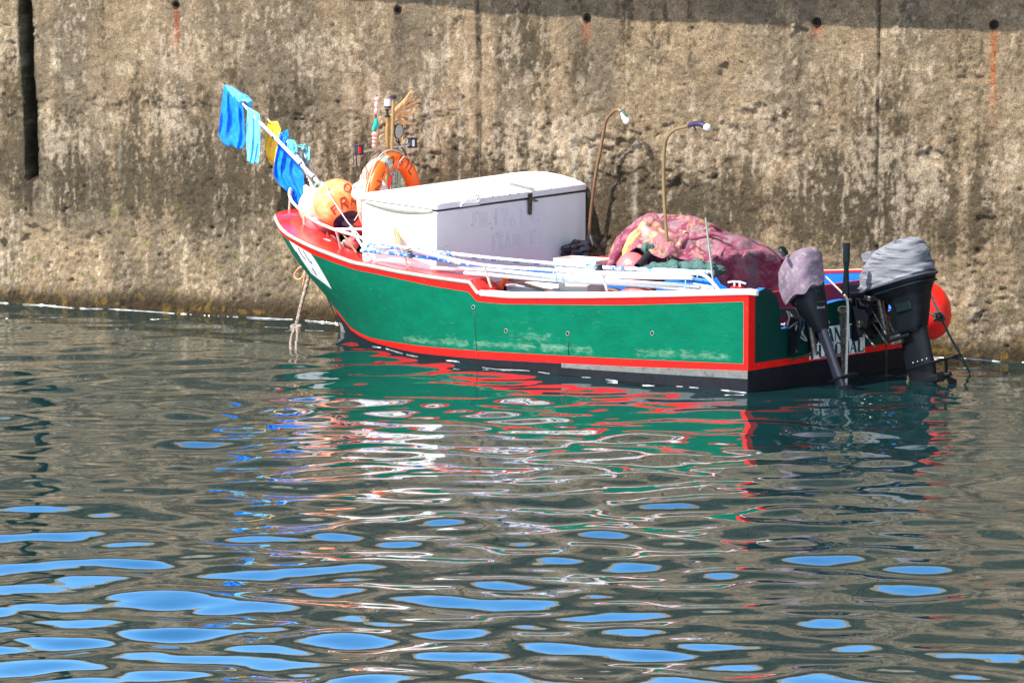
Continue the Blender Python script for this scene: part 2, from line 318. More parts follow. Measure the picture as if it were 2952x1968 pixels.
# dark and rusty runs below the weep holes
holes=[(508,14,'r'),(1146,30,'d'),(1692,55,'p'),(2353,65,'s'),(2864,72,'o')]; hs=[]
for px,py,t in holes:
    s_,z_=wall_at(px,py); hs.append((s_,z_))
    c,L_,wq,a={'r':([.38,.075,.03],.55,.035,.75),'d':([.13,.11,.09],.62,.085,.75),'p':([.42,.17,.10],.28,.05,.55),'s':([.45,.10,.04],.16,.05,.6),'o':([.52,.15,.03],.95,.028,.85)}[t]
    g=np.exp(-(np.abs((S-s_-.02*(fbm(ZZ*5,ZZ*0,2,90)-.5))/wq))**3)*sst(z_+.01,z_-.03,ZZ)*sst(z_-L_,z_-L_*.35,ZZ)*sst(.15,.5,.5*st+.6*fi)
    C=mixc(C,c,.85*a*g*sst(.30,.62,fi+.25*st))
    rr_=np.hypot(S-s_,ZZ-z_); h-=.11*sst(.036,.026,rr_); C=mixc(C,[.01,.008,.007],sst(.045,.030,rr_))
# wet algae foot
zw=.09+.09*(fbm(S*1.3,S*0,3,95)-.5)
wet=sst(zw+.16,zw-.03,ZZ+.10*(fi-.5)); C=mixc(C,[.055,.036,.014],.88*wet)
C=mixc(C,[.30,.20,.05],.6*wet*sst(.60,.68,fbm(S*14,ZZ*18,3,96)))
C=mixc(C,[.20,.21,.05],.55*sst(.72,.76,fbm(S*17,ZZ*17,3,97))*(ZZ<1.0)*(ZZ>.2))
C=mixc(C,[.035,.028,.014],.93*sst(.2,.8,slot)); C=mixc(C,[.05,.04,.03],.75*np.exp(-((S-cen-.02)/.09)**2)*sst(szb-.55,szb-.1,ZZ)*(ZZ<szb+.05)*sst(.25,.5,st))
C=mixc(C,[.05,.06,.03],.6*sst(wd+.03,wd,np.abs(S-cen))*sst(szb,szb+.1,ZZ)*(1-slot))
C=mixc(C,dk*.6,.8*jm*sst(.2,.5,fi)); C=mixc(C,dk*.5,.4*pit); C=mixc(C,dk,.25*ero)
C=C*(1+.16*bump1(ZZ,.5,.3))[...,None]
C=np.clip(.33*(C/.33)**1.22*.72,.006,.9)
def concrete_mat():
    m=bpy.data.materials.new('weathered_concrete'); m.use_nodes=True; nt=m.node_tree; N=nt.nodes; L=nt.links; bs=N['Principled BSDF']; bs.inputs['Roughness'].default_value=.9; bs.inputs['Specular IOR Level'].default_value=.25
    at=N.new('ShaderNodeAttribute'); at.attribute_name='Col'; tc=N.new('ShaderNodeTexCoord')
    def noi(sc,d,rg,seedv=0):
        n=N.new('ShaderNodeTexNoise'); n.inputs['Scale'].default_value=sc; n.inputs['Detail'].default_value=d; n.inputs['Roughness'].default_value=rg; mp=N.new('ShaderNodeMapping'); mp.inputs['Location'].default_value=(seedv,seedv*2,0); L.new(tc.outputs['Object'],mp.inputs[0]); L.new(mp.outputs[0],n.inputs[0]); return n.outputs[0]
    def rng_(src,a,b,c,d):
        r=N.new('ShaderNodeMapRange'); r.inputs[1].default_value=a; r.inputs[2].default_value=b; r.inputs[3].default_value=c; r.inputs[4].default_value=d; L.new(src,r.inputs[0]); return r.outputs[0]
    def mul(a,b):
        q=N.new('ShaderNodeMath'); q.operation='MULTIPLY'; L.new(a,q.inputs[0]); L.new(b,q.inputs[1]); return q.outputs[0]
    grain=rng_(noi(90,6,.8),.36,.64,.50,1.55); speck=rng_(noi(30,9,.9,3.),.55,.585,1.,.26); patchy=rng_(noi(11,7,.7,7.),.36,.62,.70,1.22)
    lite=rng_(noi(26,9,.9,13.),.57,.62,1.,1.5)
    w=mul(mul(mul(grain,speck),patchy),lite)
    mx=N.new('ShaderNodeVectorMath'); mx.operation='SCALE'; L.new(at.outputs['Color'],mx.inputs[0]); L.new(w,mx.inputs['Scale']); L.new(mx.outputs[0],bs.inputs['Base Color'])
    bp=N.new('ShaderNodeBump'); bp.inputs['Strength'].default_value=1.; bp.inputs['Distance'].default_value=.030; L.new(noi(48,8,.8,1.),bp.inputs['Height']); L.new(bp.outputs[0],bs.inputs['Normal'])
    return m
M['wall']=concrete_mat()
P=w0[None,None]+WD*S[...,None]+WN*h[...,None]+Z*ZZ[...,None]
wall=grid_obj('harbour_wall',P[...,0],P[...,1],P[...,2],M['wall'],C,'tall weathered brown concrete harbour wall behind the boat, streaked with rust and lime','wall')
wall['_o']=[0.,0.,0.]
# weep holes: rusty sleeve and black mouth, parts of the wall
for s_,z_ in hs:
    mb=MB(); c=wall_pt(s_,z_,.012); mb.lathe(c-WN*.10,WN,[(0,.027),(.085,.027),(.092,.030),(.090,.033),(.07,.034),(.0,.034)],16); rs_=mb.build('drain_sleeve',M['rust'],wall)
    MB().lathe(c-WN*.04,WN,[(0,.0),(.002,.0265),(-.004,.0265)],14).build('drain_mouth',M['dark'],rs_)
# coping slab with a broken lower edge that throws the shadow along the top of the wall
pts=[(-2000,-160),(300,-45),(940,0),(1155,19),(1230,25),(1381,48),(1500,52),(1694,59),(2134,78),(2300,74),(2510,88),(2952,97),(4200,135)]
ks,kz=zip(*[wall_at(*p) for p in pts]); zc=3.70; dro=math.tan(EL)/float(SUNH@WN); lat=float(-(SUNH@WD))/float(SUNH@WN)
ss=np.concatenate([np.linspace(-18,-1,30),np.arange(-.95,11,.02),np.linspace(11.1,30,30)])
zs=np.interp(ss+.35,ks,kz)+.045*(fbm(ss*3.3,ss*0,4,99,.6)-.5)+.02*(vn(ss*14,ss*0,98)-.5); ov=(zc-zs)/dro
ov=np.clip(ov,.05,1.5)
R=[[wall_pt(s,zc,-.3),wall_pt(s,zc,o-.02),wall_pt(s,zc+.02,o),wall_pt(s,zc+.28,o+.01),wall_pt(s,zc+.30,o-.02),wall_pt(s,zc+.30,-1.2),wall_pt(s,zc,-1.2)] for s,o in zip(ss,ov)]
cpc=mat('coping_concrete',(.36,.30,.23),.9,var=.25,scale=6,bump=.6,bscale=30,c2=(.15,.13,.10),thr=(.52,.64))
cp=MB().loft(R).build('quay_coping',cpc,None,angle=30); tag(cp,'projecting concrete coping along the top of the harbour wall','coping')
# ------------------------------------------------------------------ water
xa=np.concatenate([np.linspace(-70,-6.2,60)[:-1],np.arange(-6.2,6.2,.033),np.linspace(6.2,70,60)[1:]])
ya=np.concatenate([np.linspace(-30,21,80)[:-1],np.arange(21,43.2,.033),np.linspace(43.2,75,30)[1:]])
X,Y=np.meshgrid(xa,ya); Hh=np.zeros_like(X); wr=np.random.default_rng(5)
NW=120; slope=.074
for i in range(NW):
    lam=math.exp(wr.uniform(math.log(.22),math.log(2.2))); k=2*math.pi/lam
    th=wr.normal(math.pi/2,.58)+(math.pi if wr.random()<.5 else 0); w=math.exp(-((math.log(lam/.62))/.8)**2)
    a=slope*w/k/math.sqrt(NW*.5*.42)*wr.uniform(.5,1.3); ph=wr.uniform(0,6.28)
    wx=.25*np.sin(.21*X+.13*Y+i); Hh+=a*np.sin(k*(math.cos(th)*X+math.sin(th)*Y)+ph+wx*2)
gust=.62+.75*fbm(X*.16+3,Y*.22,3,200); Hh*=gust
dist=np.abs((X-w0[0])*WN[0]+(Y-w0[1])*WN[1])
fade=sst(70,40,np.abs(X))*sst(-25,5,Y); Hh*=fade*(.55+.45*sst(1.0,6,dist))
WH=(xa,ya,Hh)
def water_z(x,y):
    i=np.searchsorted(xa,x); j=np.searchsorted(ya,y); return float(Hh[j,i])
wm=bpy.data.materials.new('harbour_water'); wm.use_nodes=True; N=wm.node_tree.nodes; L=wm.node_tree.links; bs=N['Principled BSDF']
bs.inputs['Base Color'].default_value=(.005,.026,.028,1); bs.inputs['Roughness'].default_value=.015; bs.inputs['IOR'].default_value=3.0; bs.inputs['Specular IOR Level'].default_value=.5
tc=N.new('ShaderNodeTexCoord'); n1=N.new('ShaderNodeTexNoise'); n1.inputs['Scale'].default_value=3.2; n1.inputs['Detail'].default_value=2.0; L.new(tc.outputs['Object'],n1.inputs[0])
bp=N.new('ShaderNodeBump'); bp.inputs['Strength'].default_value=1; bp.inputs['Distance'].default_value=.004; L.new(n1.outputs[0],bp.inputs['Height']); L.new(bp.outputs[0],bs.inputs['Normal'])
grid_obj('water',X,Y,Hh,wm,None,None,None,'structure')
# sun glints where the water meets the wall, put in as pale beaded tubes
def glint_line(name,pts,r,label,seed,thr=.42):
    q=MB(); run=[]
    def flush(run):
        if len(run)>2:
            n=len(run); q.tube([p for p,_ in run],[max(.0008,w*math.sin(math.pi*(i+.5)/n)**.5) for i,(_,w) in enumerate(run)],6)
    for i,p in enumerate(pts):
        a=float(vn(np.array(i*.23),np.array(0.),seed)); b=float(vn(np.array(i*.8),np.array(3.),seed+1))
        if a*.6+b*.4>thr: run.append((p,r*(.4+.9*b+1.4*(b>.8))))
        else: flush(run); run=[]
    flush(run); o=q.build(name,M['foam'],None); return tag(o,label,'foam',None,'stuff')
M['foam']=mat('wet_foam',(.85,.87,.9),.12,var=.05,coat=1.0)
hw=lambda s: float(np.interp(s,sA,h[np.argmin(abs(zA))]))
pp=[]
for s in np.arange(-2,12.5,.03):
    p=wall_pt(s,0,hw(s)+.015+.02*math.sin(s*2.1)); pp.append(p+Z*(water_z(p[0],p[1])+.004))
glint_line('foam_line',pp,.003,'thin white glinting foam line along the foot of the harbour wall',300,.30)
# ================================================================== BOAT
ZS=[-.35,-.106,.081,.219,.34,.483,.633,.779,.94,1.1]; US=[4.95,5.052,5.146,5.226,5.333,5.475,5.60,5.675,5.72,5.74]
def stem(z): return float(np.interp(z,ZS,US))
def bh(u,z,inset=0.):
    """half breadth of the hull at station u and height z"""
    k=min(max(z/.85,0),1.1); Bm=1.06+.045*math.sin(min(max(u,0),3.2)/3.2*math.pi)+.03*k*min(1,max(0,u)/1.5)
    if z<0: Bm*=1-min(1,(-z/.36))**2*.75
    t=min(max((u-2.45)/(stem(z)-2.45),0),1); p=2.0+.55*k; q=1.0-.44*k
    return max(Bm*(1-t**p)**q,.012)-inset
def onhull(px,py,inset=0.,out=0.):
    """point where a view ray meets the port side"""
    lo,hi=-.02,1.4
    f=lambda v:(lambda b: v-(bh(b[0],b[2],inset)))(onv(px,py,v))
    best=None; vs=np.linspace(lo,hi,72); pv=f(vs[-1])
    for a,b in zip(vs[::-1][1:],vs[::-1][:-1]):
        fa=f(a)
        if fa<=0<pv:
            x,y=a,b
            for _ in range(30):
                m=(x+y)/2
                if f(m)<=0: x=m
                else: y=m
            best=(x+y)/2; break
        pv=fa
    if best is None: best=0.
    b=onv(px,py,best); return np.array([b[0],best+out,b[2]])
def curve(pl,ends=None,inset=0.):
    q=[onhull(*p,inset) for p in pl]; q=sorted([(a[0],a[2]) for a in q]); u,z=zip(*q); return list(u),list(z)
shU,shZ=curve([(796,636),(804,655),(815,670),(830,682),(870,704),(911,723),(960,742),(1018,763),(1080,775),(1152,790),(1250,806),(1354,820),(1376,850),(1470,858),(1700,858),(1930,854),(2159,848)])
shU+= [5.93]; shZ+=[shZ[-1]+.012]
bdU,bdZ=curve([(835,693),(860,708),(899,732),(940,748),(980,763),(1050,780),(1152,804),(1250,825),(1350,841),(1375,869),(1455,876),(1800,879),(1925,876),(2151,869)]); bdU+=[5.93]; bdZ+=[shZ[-1]-.07]
stU,stZ=curve([(975,897),(1005,939),(1030,956),(1069,974),(1165,990),(1200,995.5),(1376,1011),(1800,1034),(2146,1049)]); stU+=[5.3]; stZ+=[.26]
sbU,sbZ=curve([(1020,957),(1069,984),(1101,993),(1200,1016),(1455,1038),(1800,1055.5),(2146,1068)]); sbU+=[5.25]; sbZ+=[.235]
print('sheer',np.round(shU,2),np.round(shZ,3)); print('stripe',np.round(stU,2),np.round(stZ,3)); print('sb',np.round(sbU,2),np.round(sbZ,3)); print('band',np.round(bdU,2),np.round(bdZ,3))
def zsh(u): return float(np.interp(u,shU,shZ))
def zbd(u): return min(float(np.interp(u,bdU,bdZ)),zsh(u)-.04)
def zst(u): return float(np.interp(u,stU,stZ))
def zsb(u): return min(float(np.interp(u,sbU,sbZ)),zst(u)-.035)
boat=thing('fishing_boat','green open fishing boat with red trim and black bottom, moored beside the harbour wall','fishing boat',W(2.6,0,0))
lev=[lambda u:-.34,lambda u:-.2,lambda u:-.08,lambda u:.0,lambda u:zsb(u)*.5,lambda u:zsb(u)-.004 if u<0 else zsb(u)*.62,zsb,zst]
nmid=12
for k in range(1,nmid): lev.append(lambda u,k=k: zst(u)+(zbd(u)-zst(u))*k/nmid)
lev+=[zbd,lambda u:(zbd(u)+zsh(u))/2,zsh]
taus=[0.,.038]+list(np.linspace(.08,2.40,40))+list(2.45+(1-np.cos(np.linspace(0,math.pi/2,1)))*0)
def ulist(lf):
    out=[]
    for tau in list(taus)+list(np.arange(2.50,2.86,.02)): out.append((tau,lf(tau)))
    for s in np.linspace(0,1,46)[1:]:
        a=math.sin(s*math.pi/2); z=.5
        for _ in range(25): u=2.84+(stem(z)-2.84)*a; z=lf(u)
        out.append((u,z))
    return out
ROW=[ulist(f) for f in lev]; nst=len(ROW[0])
def hullgrid(sgn,inset=0.,l0=0):
    return [[W(u,sgn*bh(u,z,inset),z) for u,z in r] for r in ROW[l0:]]
hm=MB()
def hmf(i,j):
    if i<4: return 0
    if i==4: return 0
    if i==5: return 0 if ROW[5][j][0]>1.75 else 3
    if i==6: return 1
    if i>=7+nmid: return 1
    return 1 if j==0 else 2
for sg in (1,-1): hm.grid(hullgrid(sg),mf=hmf)
hull=hm.build('hull',[M['black'],M['red'],M['green'],M['greyband']],boat,angle=25)
# scuffed pale patches, grey runs and drain holes on the port side
def patch(name,rows,mt,off=.003,parent=hull):
    """strip lying on the hull: rows of picture points, each row a list"""
    q=MB(); q.grid([[W(*(onhull(x,y)+np.array([0,off,0]))) for x,y in r] for r in rows]); return q.build(name,mt,parent)
def scuffmat():
    m=M['green'].copy(); m.name='scuffed_green_paint'; nt=m.node_tree; N=nt.nodes; L=nt.links; bs=N['Principled BSDF']
    at=N.new('ShaderNodeAttribute'); at.attribute_name='Scuff'; tc=N.new('ShaderNodeTexCoord'); n=N.new('ShaderNodeTexNoise'); n.inputs['Scale'].default_value=30; n.inputs['Detail'].default_value=8; n.inputs['Roughness'].default_value=.75; mpp=N.new('ShaderNodeMapping'); mpp.inputs['Scale'].default_value=(.45,.45,1.6); L.new(tc.outputs['Object'],mpp.inputs[0]); L.new(mpp.outputs[0],n.inputs[0])
    a=N.new('ShaderNodeMath'); a.operation='MULTIPLY_ADD'; L.new(at.outputs['Fac'],a.inputs[0]); a.inputs[1].default_value=.42; L.new(n.outputs[0],a.inputs[2])
    r=N.new('ShaderNodeMapRange'); r.inputs[1].default_value=.62; r.inputs[2].default_value=1.05; L.new(a.outputs[0],r.inputs[0])
    mx=N.new('ShaderNodeMix'); mx.data_type='RGBA'; old=bs.inputs['Base Color'].links[0].from_socket; L.new(r.outputs[0],mx.inputs[0]); L.new(old,mx.inputs[6]); mx.inputs[7].default_value=(.20,.32,.23,1); L.new(mx.outputs[2],bs.inputs['Base Color']); return m
me=hull.data; sc=me.color_attributes.new('Scuff','FLOAT_COLOR','POINT'); nv=len(me.vertices); cov=np.zeros(nv*3); me.vertices.foreach_get('co',cov); cov=cov.reshape(-1,3)+np.array(boat['_o'])-S0
uu=cov@U; vv=cov@V; z_=cov[:,2]; sd_=z_-np.interp(uu,stU,stZ)
fac=np.exp(-((sd_-.055)/.024)**2)*(vv>0)*(np.where((uu>.15)&(uu<1.05),1,0)+np.where((uu>1.5)&(uu<2.0),1.,0)+np.where((uu>2.1)&(uu<2.75),.9,0)+np.where((uu>2.8)&(uu<3.7),.9,0))
fac=fac*(.55+.6*fbm(uu*7,z_*0,3,501))+.42*np.exp(-((sd_-.14)/.03)**2)*(vv>0)*((uu>1.9)&(uu<2.35))+.12*sst(.5,.75,fbm(uu*2,z_*4,3,500))*(vv>0)
sc.data.foreach_set('color',np.repeat(np.clip(fac,0,1)[:,None],4,1).astype(np.float32).ravel())
hull.data.materials[2]=scuffmat()
for i,(x,y,r) in enumerate([(1365,885,6),(1459,953,6),(1637,961,6),(1881,960,7)]):
    c=onhull(x,y); p=W(*(c+np.array([0,.002,0]))); q=MB(); q.lathe(p,V,[(.0,0.),(.002,.012),(.003,.014),(.0035,.0165),(.001,.018),(-.002,.018)],14,mf=lambda a,b:0 if a<2 else 1)
    q.build('drain_hole',[M['dark'],M['rail']],boat)
for pts in ([(1366,893),(1368,930),(1371,970),(1374,1012),(1377,1030)],[(1638,970),(1638,1000),(1639,1024)]):
    q=MB(); L_=[onhull(x,y) for x,y in pts]; q.grid([[W(*(p+np.array([-w,.003,0]))) for p in L_] for w in(0,.006)]); q.build('drip_stain',M['dgreen_letter'],hull,solid=.001)
# white number patch at the bow with its brush strokes
L1=[(829,690),(845,716),(870,752),(895,788),(925,810),(955,832)]; L2=[(897,731),(907,746),(922,770),(937,795),(948,815),(957,833)]
rows=[[ (a[0]*(1-t)+b[0]*t,a[1]*(1-t)+b[1]*t) for a,b in zip(L1,L2)] for t in np.linspace(0.06,1,10)]
rows=[[(x,max(y,float(np.interp(x,[826,835,860,899,940],[680,693,708,732,748]))+1)) for x,y in r] for r in rows]
npatch=patch('number_patch',rows,M['decalw'])
for st_ in ([(860,714),(870,733),(882,748)],[(875,722),(885,740),(897,758)],[(897,752),(901,761)],[(901,773),(909,785),(914,793)],[(855,725),(866,742)]):
    pl=[onhull(x,y) for x,y in st_]; MB().tube([W(*(p+np.array([0,.006,0]))) for p in pl],.003,5).build('number_stroke',M['blackink'],npatch)
# rubbing strake (weathered forward, white aft)
def strake(sgn,us,r,mt,name='rubbing_strake'):
    R=[]
    for u,z in us:
        b=bh(u,z); c=np.array([u,sgn*b,z+.018]); e=1e-3; db=(bh(u+.01,z)-bh(u-.01,z))/.02; n=unit([-db,sgn,0]); R.append([W(*(c+n*(a*r)+np.array([0,0,h_*r]))) for a,h_ in ((-.6,-1.05),(.5,-1.05),(.95,-.6),(1.1,0),(.95,.6),(.5,1.05),(-.6,1.05))])
    return MB().loft(R).build(name,mt,boat,angle=50)
TOP=ROW[-1]
fore=[p for p in TOP if p[0]>2.70]; 
extra=[(u,z) for u,z in TOP if u<=2.74]
iS=[i for i,p in enumerate(TOP) if p[0]<2.72][-1]
for sg in(1,-1):
    strake(sg,TOP[iS-4:],.0145,M['rail']); strake(sg,[(-.09,TOP[0][1])]+TOP[:iS-2],.0215,M['railw'])
# deck: red covering board all round, full at the bow, step aft
dk_=MB(); UR=[p for p in TOP]
def decki(u):  # inner edge half breadth of the covering board
    z=zsh(u); b=bh(u,z)
    if u<2.66: return b-.075
    w=.24 if u<4.6 else .24+ (u-4.6)*.25
    return max(b-w,0) if u<5.15 else 0.0
DT=.040
for sg in(1,-1):
    R=[]
    for u,z in TOP:
        b=bh(u,z)-.004; i_=min(decki(u) if sg>0 else (decki(u) if not 2.6<u<4.4 else bh(u,z)-.09),b); t=z+DT; 
        R.append([W(u,sg*b,t-.03),W(u,sg*b,t),W(u,sg*(b*.7+i_*.3),t+.004*(u>2.66)),W(u,sg*i_,t),W(u,sg*i_,t-(.07 if u>2.66 else .02))])
    dk_.grid(R,mf=lambda i,j: 1 if (TOP[i][0]<2.60 and j in(0,1,2)) else 0)
dk_.build('covering_board',[M['deckred'],M['railw']],boat,angle=30)
# low red bulkhead that closes the step in the covering board
for sg in (1,):
    q=MB(); a=onhull(1362,812); u0=2.70
    zt=zsh(2.82)+DT; zb=zsh(2.62)+DT
    q.prism([W(2.86,1.06,zt-.002),W(2.86,.80,zt-.002),W(2.66,.80,zb),W(2.66,1.06,zb)],-Z*.03); q.build('step_face',M['red'],boat,bevel=.006)
# interior lining, sole, thwarts
inn=MB()
for sg in(1,-1):
    R=[]
    us=[.07]+list(np.linspace(.2,5.0,50))
    for z in (.16,.3,.5,.99):
        R.append([W(u,sg*max(bh(u,min(z,.8))-.07-.02*(1-z),.01),.16 if z==.16 else (.16+(zsh(u)+.02-.16)*(z-.16)/.83)) for u in us])
    inn.grid(R)
inn.build('inner_lining',M['blue'],boat,angle=60)
q=MB(); q.grid([[W(u,sg*(bh(u,.2)-.06),.165) for u in np.linspace(.06,5,40)] for sg in(1,0,-1)]); q.build('sole',mat('grey_blue_sole',(.06,.08,.11),.6,var=.4,scale=6),boat)
q=MB(); q.box(W(.62,0,.44),(U*.13,V*.98,Z*.02)); q.build('stern_thwart',M['seatred'],boat,bevel=.01)
q=MB(); q.box(W(.30,-.25,.44),(U*.015,V*.72,Z*.26)); q.build('well_bulkhead',M['seatred'],boat,bevel=.005)
q=MB(); q.grid([[W(u,sg*(bh(u,.56)-.09),.56) for u in np.linspace(3.1,4.6,12)] for sg in(1,-1)]); q.build('freezer_platform',M['deckred'],boat)
# forefoot keel
q=MB(); kp=[(5.146,.081),(5.13,-.02),(5.06,-.14),(4.98,-.32),(3.6,-.34),(3.6,-.2),(4.6,.05)]
q.prism([W(u,.022,z) for u,z in kp],-V*.044); q.build('keel',M['greyband'],boat)
# transom with two engine cut-outs: outline read in the transom plane
tp=[(2162,842),(2205,830),(2222,836),(2237,852),(2245,875),(2247,900),(2251,949),(2306,939),(2340,905),(2387,874),(2415,866),(2436,863),(2452,868),(2458,884),(2462,917),(2540,903),(2566,895),(2572,868),(2590,856),(2640,846)]
TP=[onu(x,y,0.) for x,y in tp]; TP[0][1]=1.06; TP[-1][1]=-1.06; TP[-1][2]=max(TP[-1][2],.74); TP[0][2]=zsh(0)
TP[-2][1]=-.72; TP[-2][2]=.755
z1,z2=zst(0.),zsb(0.)
def edge(u,v): return bh(u,.5)
red_w=.085
t=MB(); th=U*.06; e=U*-.004
body=[W(-.004,p[1],p[2]) for p in TP]
TPc=[(p[1],p[2]) for p in TP]
gp=[(1.06-red_w,z1)]+[(min(v,1.06-red_w),z) for v,z in TPc]+[(-1.06,z1)]
t.prism([W(-.004,v,z) for v,z in gp],th,m=0,ms=3)
t.m[-(len(gp))-2+1]=3
t.prism([W(-.004,v,z) for v,z in [(1.06,z1),(1.06-red_w,z1),(1.06-red_w,TPc[0][1]),(1.06,TPc[0][1])]],th,m=1)
t.prism([W(-.004,v,z) for v,z in [(1.06,z1),(1.06,z2),(-1.06,z2),(-1.06,z1)]],th,m=1)
t.prism([W(-.004,v,z) for v,z in [(1.06,z2),(1.055,.0),(1.0,-.15),(.5,-.34),(-.5,-.34),(-1.0,-.15),(-1.055,.0),(-1.06,z2)]],th,m=2)
transom=t.build('transom',[M['green_dk'],M['red'],M['black'],M['blue']],boat,smooth=False)
# stencilled name in two rows on a pale board; only thick/thin strokes
q=MB(); cn=[(2334,1037),(2334,948),(2493,927),(2493,1014)]; CN=[onu(x,y,-.008) for x,y in cn]
q.prism([W(-.009,p[1],p[2]) for p in CN],U*.004); board=q.build('name_board',M['decal'],transom,smooth=False)
GL={'F':[((.15,0),(.15,1),.3),((.15,.95),(.9,.95),.09),((.15,.52),(.65,.52),.09),((.85,.95),(.85,.75),.08)],
 'R':[((.15,0),(.15,1),.3),((.15,.95),(.7,.95),.09),((.75,.93),(.75,.55),.24),((.15,.5),(.7,.5),.09),((.45,.5),(.9,0),.26)],
 'A':[((.05,0),(.45,1),.09),((.45,1),(.85,0),.3),((.2,.35),(.65,.35),.09)],
 'N':[((.1,0),(.1,1),.09),((.1,1),(.85,0),.30),((.9,0),(.9,1),.09)],
 'C':[((.2,.15),(.2,.85),.3),((.25,.93),(.8,.93),.09),((.25,.06),(.8,.06),.09),((.85,.95),(.85,.7),.08),((.85,.05),(.85,.25),.08)],
 'E':[((.15,0),(.15,1),.3),((.15,.95),(.85,.95),.09),((.15,.5),(.65,.5),.09),((.15,.05),(.85,.05),.09),((.85,.95),(.85,.78),.07),((.85,.05),(.85,.22),.07)],
 'S':[((.15,.8),(.85,.2),.34),((.3,.95),(.8,.95),.09),((.15,.05),(.7,.05),.09),((.8,.95),(.8,.75),.08),((.15,.05),(.15,.25),.08)],
 'U':[((.15,.1),(.15,1),.3),((.2,.04),(.85,.04),.09),((.88,.05),(.88,1),.09)],
 'H':[((.15,0),(.15,1),.28),((.15,.5),(.85,.5),.09),((.82,0),(.82,1),.28)],
 'L':[((.15,0),(.15,1),.3),((.15,.05),(.9,.05),.09),((.9,.05),(.9,.3),.08)]}
def letters(word,c00,c10,c01,mt,parent,nrm,th=.003,gap=.12,name='letter'):
    """lettering laid in the parallelogram origin c00, width edge c10, height edge c01"""
    o=np.array(c00); ex=np.array(c10)-o; ey=np.array(c01)-o; n=len(word)
    for i,chh in enumerate(word):
        if chh not in GL: continue
        q=MB()
        for kk,(a,b,w) in enumerate(GL[chh]):
            a=np.array(a);b=np.array(b); d=b-a; horiz=abs(d[1])<.2
            pw=np.array([0,w/2]) if horiz else np.array([w/2,0])
            poly=[a-pw,a+pw,b+pw,b-pw]
            q.prism([o+ex*((i+gap/2+(1-gap)*p[0])/n)+ey*p[1]+nrm*(th+.0004*kk) for p in poly],-nrm*th)
        q.build(name,mt,parent,smooth=False)
def TPt(x,y): p=onu(x,y,-.0085); return W(-.010,p[1],p[2])
letters('FRANCES',TPt(2337,994),TPt(2493,970),TPt(2336,954),M['dgreen_letter'],board,-U)
letters('FUNCHAL',TPt(2336,1036),TPt(2493,1012),TPt(2336,997),M['dgreen_letter'],board,-U)
# bow rail, stanchions with flanges, cleats
def onset(px,py,ins): 
    p=onhull(px,py,ins); return W(*p)
railp=[(836,612,.0),(836,570,.0)]
def rp(px,py,ins=.07): return onset(px,py,ins)
R0=W(onv(835,545,-.02)); 
rl=[W(onv(x,y,v)) for x,y,v in [(838,542,.0),(834,560,.02),(842,580,.06),(858,598,.14),(880,618,.24),(905,636,.36),(935,650,.50),(965,662,.66),(1000,672,.78),(1060,690,.89),(1160,712,.94),(1260,737,.98),(1395,764,1.02),(1550,775,1.04),(1700,784,1.05),(1880,788,1.04),(1995,788,1.03),(2030,794,1.03),(2050,810,1.03),(2074,838,1.03)]]
MB().tube(spline(rl,6),.0125,10).build('hand_rail',M['whitepipe'],boat)
MB().tube([W(onv(x,y,v)) for x,y,v in [(965,661,.66),(1060,660,.86),(1137,656,.90)]],.011,8).build('upper_rail',M['whitepipe'],boat)
def stanchion(top,bot,v0,v1,mt=None,r=.0105):
    a=W(onv(*bot,v0)); b=W(onv(*top,v1)); s=MB().tube([a,b],r,8).build('stanchion',mt or M['pipe'],boat)
    MB().lathe(a-Z*.004,Z,[(0,0),(0,.034),(.007,.034),(.008,.013),(.014,.012)],14).build('foot_flange',M['red'],s)
stanchion((838,545),(834,620),.02,.03,r=.013); stanchion((874,614),(881,679),.26,.26,r=.013); stanchion((969,664),(984,723),.66,.72)
stanchion((1137,656),(1178,777),.90,.98); stanchion((1395,764),(1417,832),1.02,1.06); stanchion((1732,784),(1752,842),1.04,1.06); 
MB().tube([W(onv(985,668,.7)),W(onv(1028,729,.86))],.009,8).build('rail_strut',M['brown'],boat)
MB().tube([W(onv(1010,655,.80)),W(onv(1060,735,.90))],.010,8).build('rail_strut',M['whitepipe'],boat)
def cleat(px,py,v,ln):
    c=W(onv(px,py,v)); t=thing('x','x','x',c) if 0 else None
    q=MB(); q.tube([c+U*-ln+Z*.036,c+U*-ln*.4+Z*.046,c+U*ln*.4+Z*.046,c+U*ln+Z*.036],.009,8)
    for s_ in(-.3,.3): q.tube([c+U*ln*s_,c+U*ln*s_+Z*.046],.010,8)
    o=q.build('cleat',M['chrome'],boat); MB().box(c+Z*.002,(U*ln*.55,V*.025,Z*.006)).build('cleat_pad',M['red'],o,bevel=.003)
cleat(932,706,.50,.085); cleat(2125,829,.99,.085)
# ================================================================== FREEZER
VN=.85; UFZ=onv(1257,611,VN)[0]
a=onv(1257,612,VN); b=onu(1690,553,UFZ); c=onv(1043,581,VN)   # front-left-top, front-right-top, back-left-top of the body
A=W(*a); Bp=W(*b); Cp=W(*c); eL=Bp-A; eW=Cp-A; dn=-Z*(.66)
frz=thing('chest_freezer','large white chest freezer standing across the boat with scratched grey lettering on its side','chest freezer',A+(eL+eW)/2+dn)
nrm=unit(np.cross(eL,eW)); nrm=nrm*np.sign(nrm[2]); fN=unit(np.cross(eL,Z)); fN=fN*np.sign(fN@(-U)); sN=unit(np.cross(eW,Z)); sN=sN*np.sign(sN@V)
q=MB(); q.box(A+(eL+eW)/2+dn/2,(eL/2,eW/2,-dn/2)); body=q.build('cabinet',M['white'],frz,bevel=.012)
q=MB(); q.box(A+(eL+eW)/2+nrm*.006,(eL/2*.985,eW/2*.97,nrm*.009)); q.build('door_seal',M['rubber'],frz)
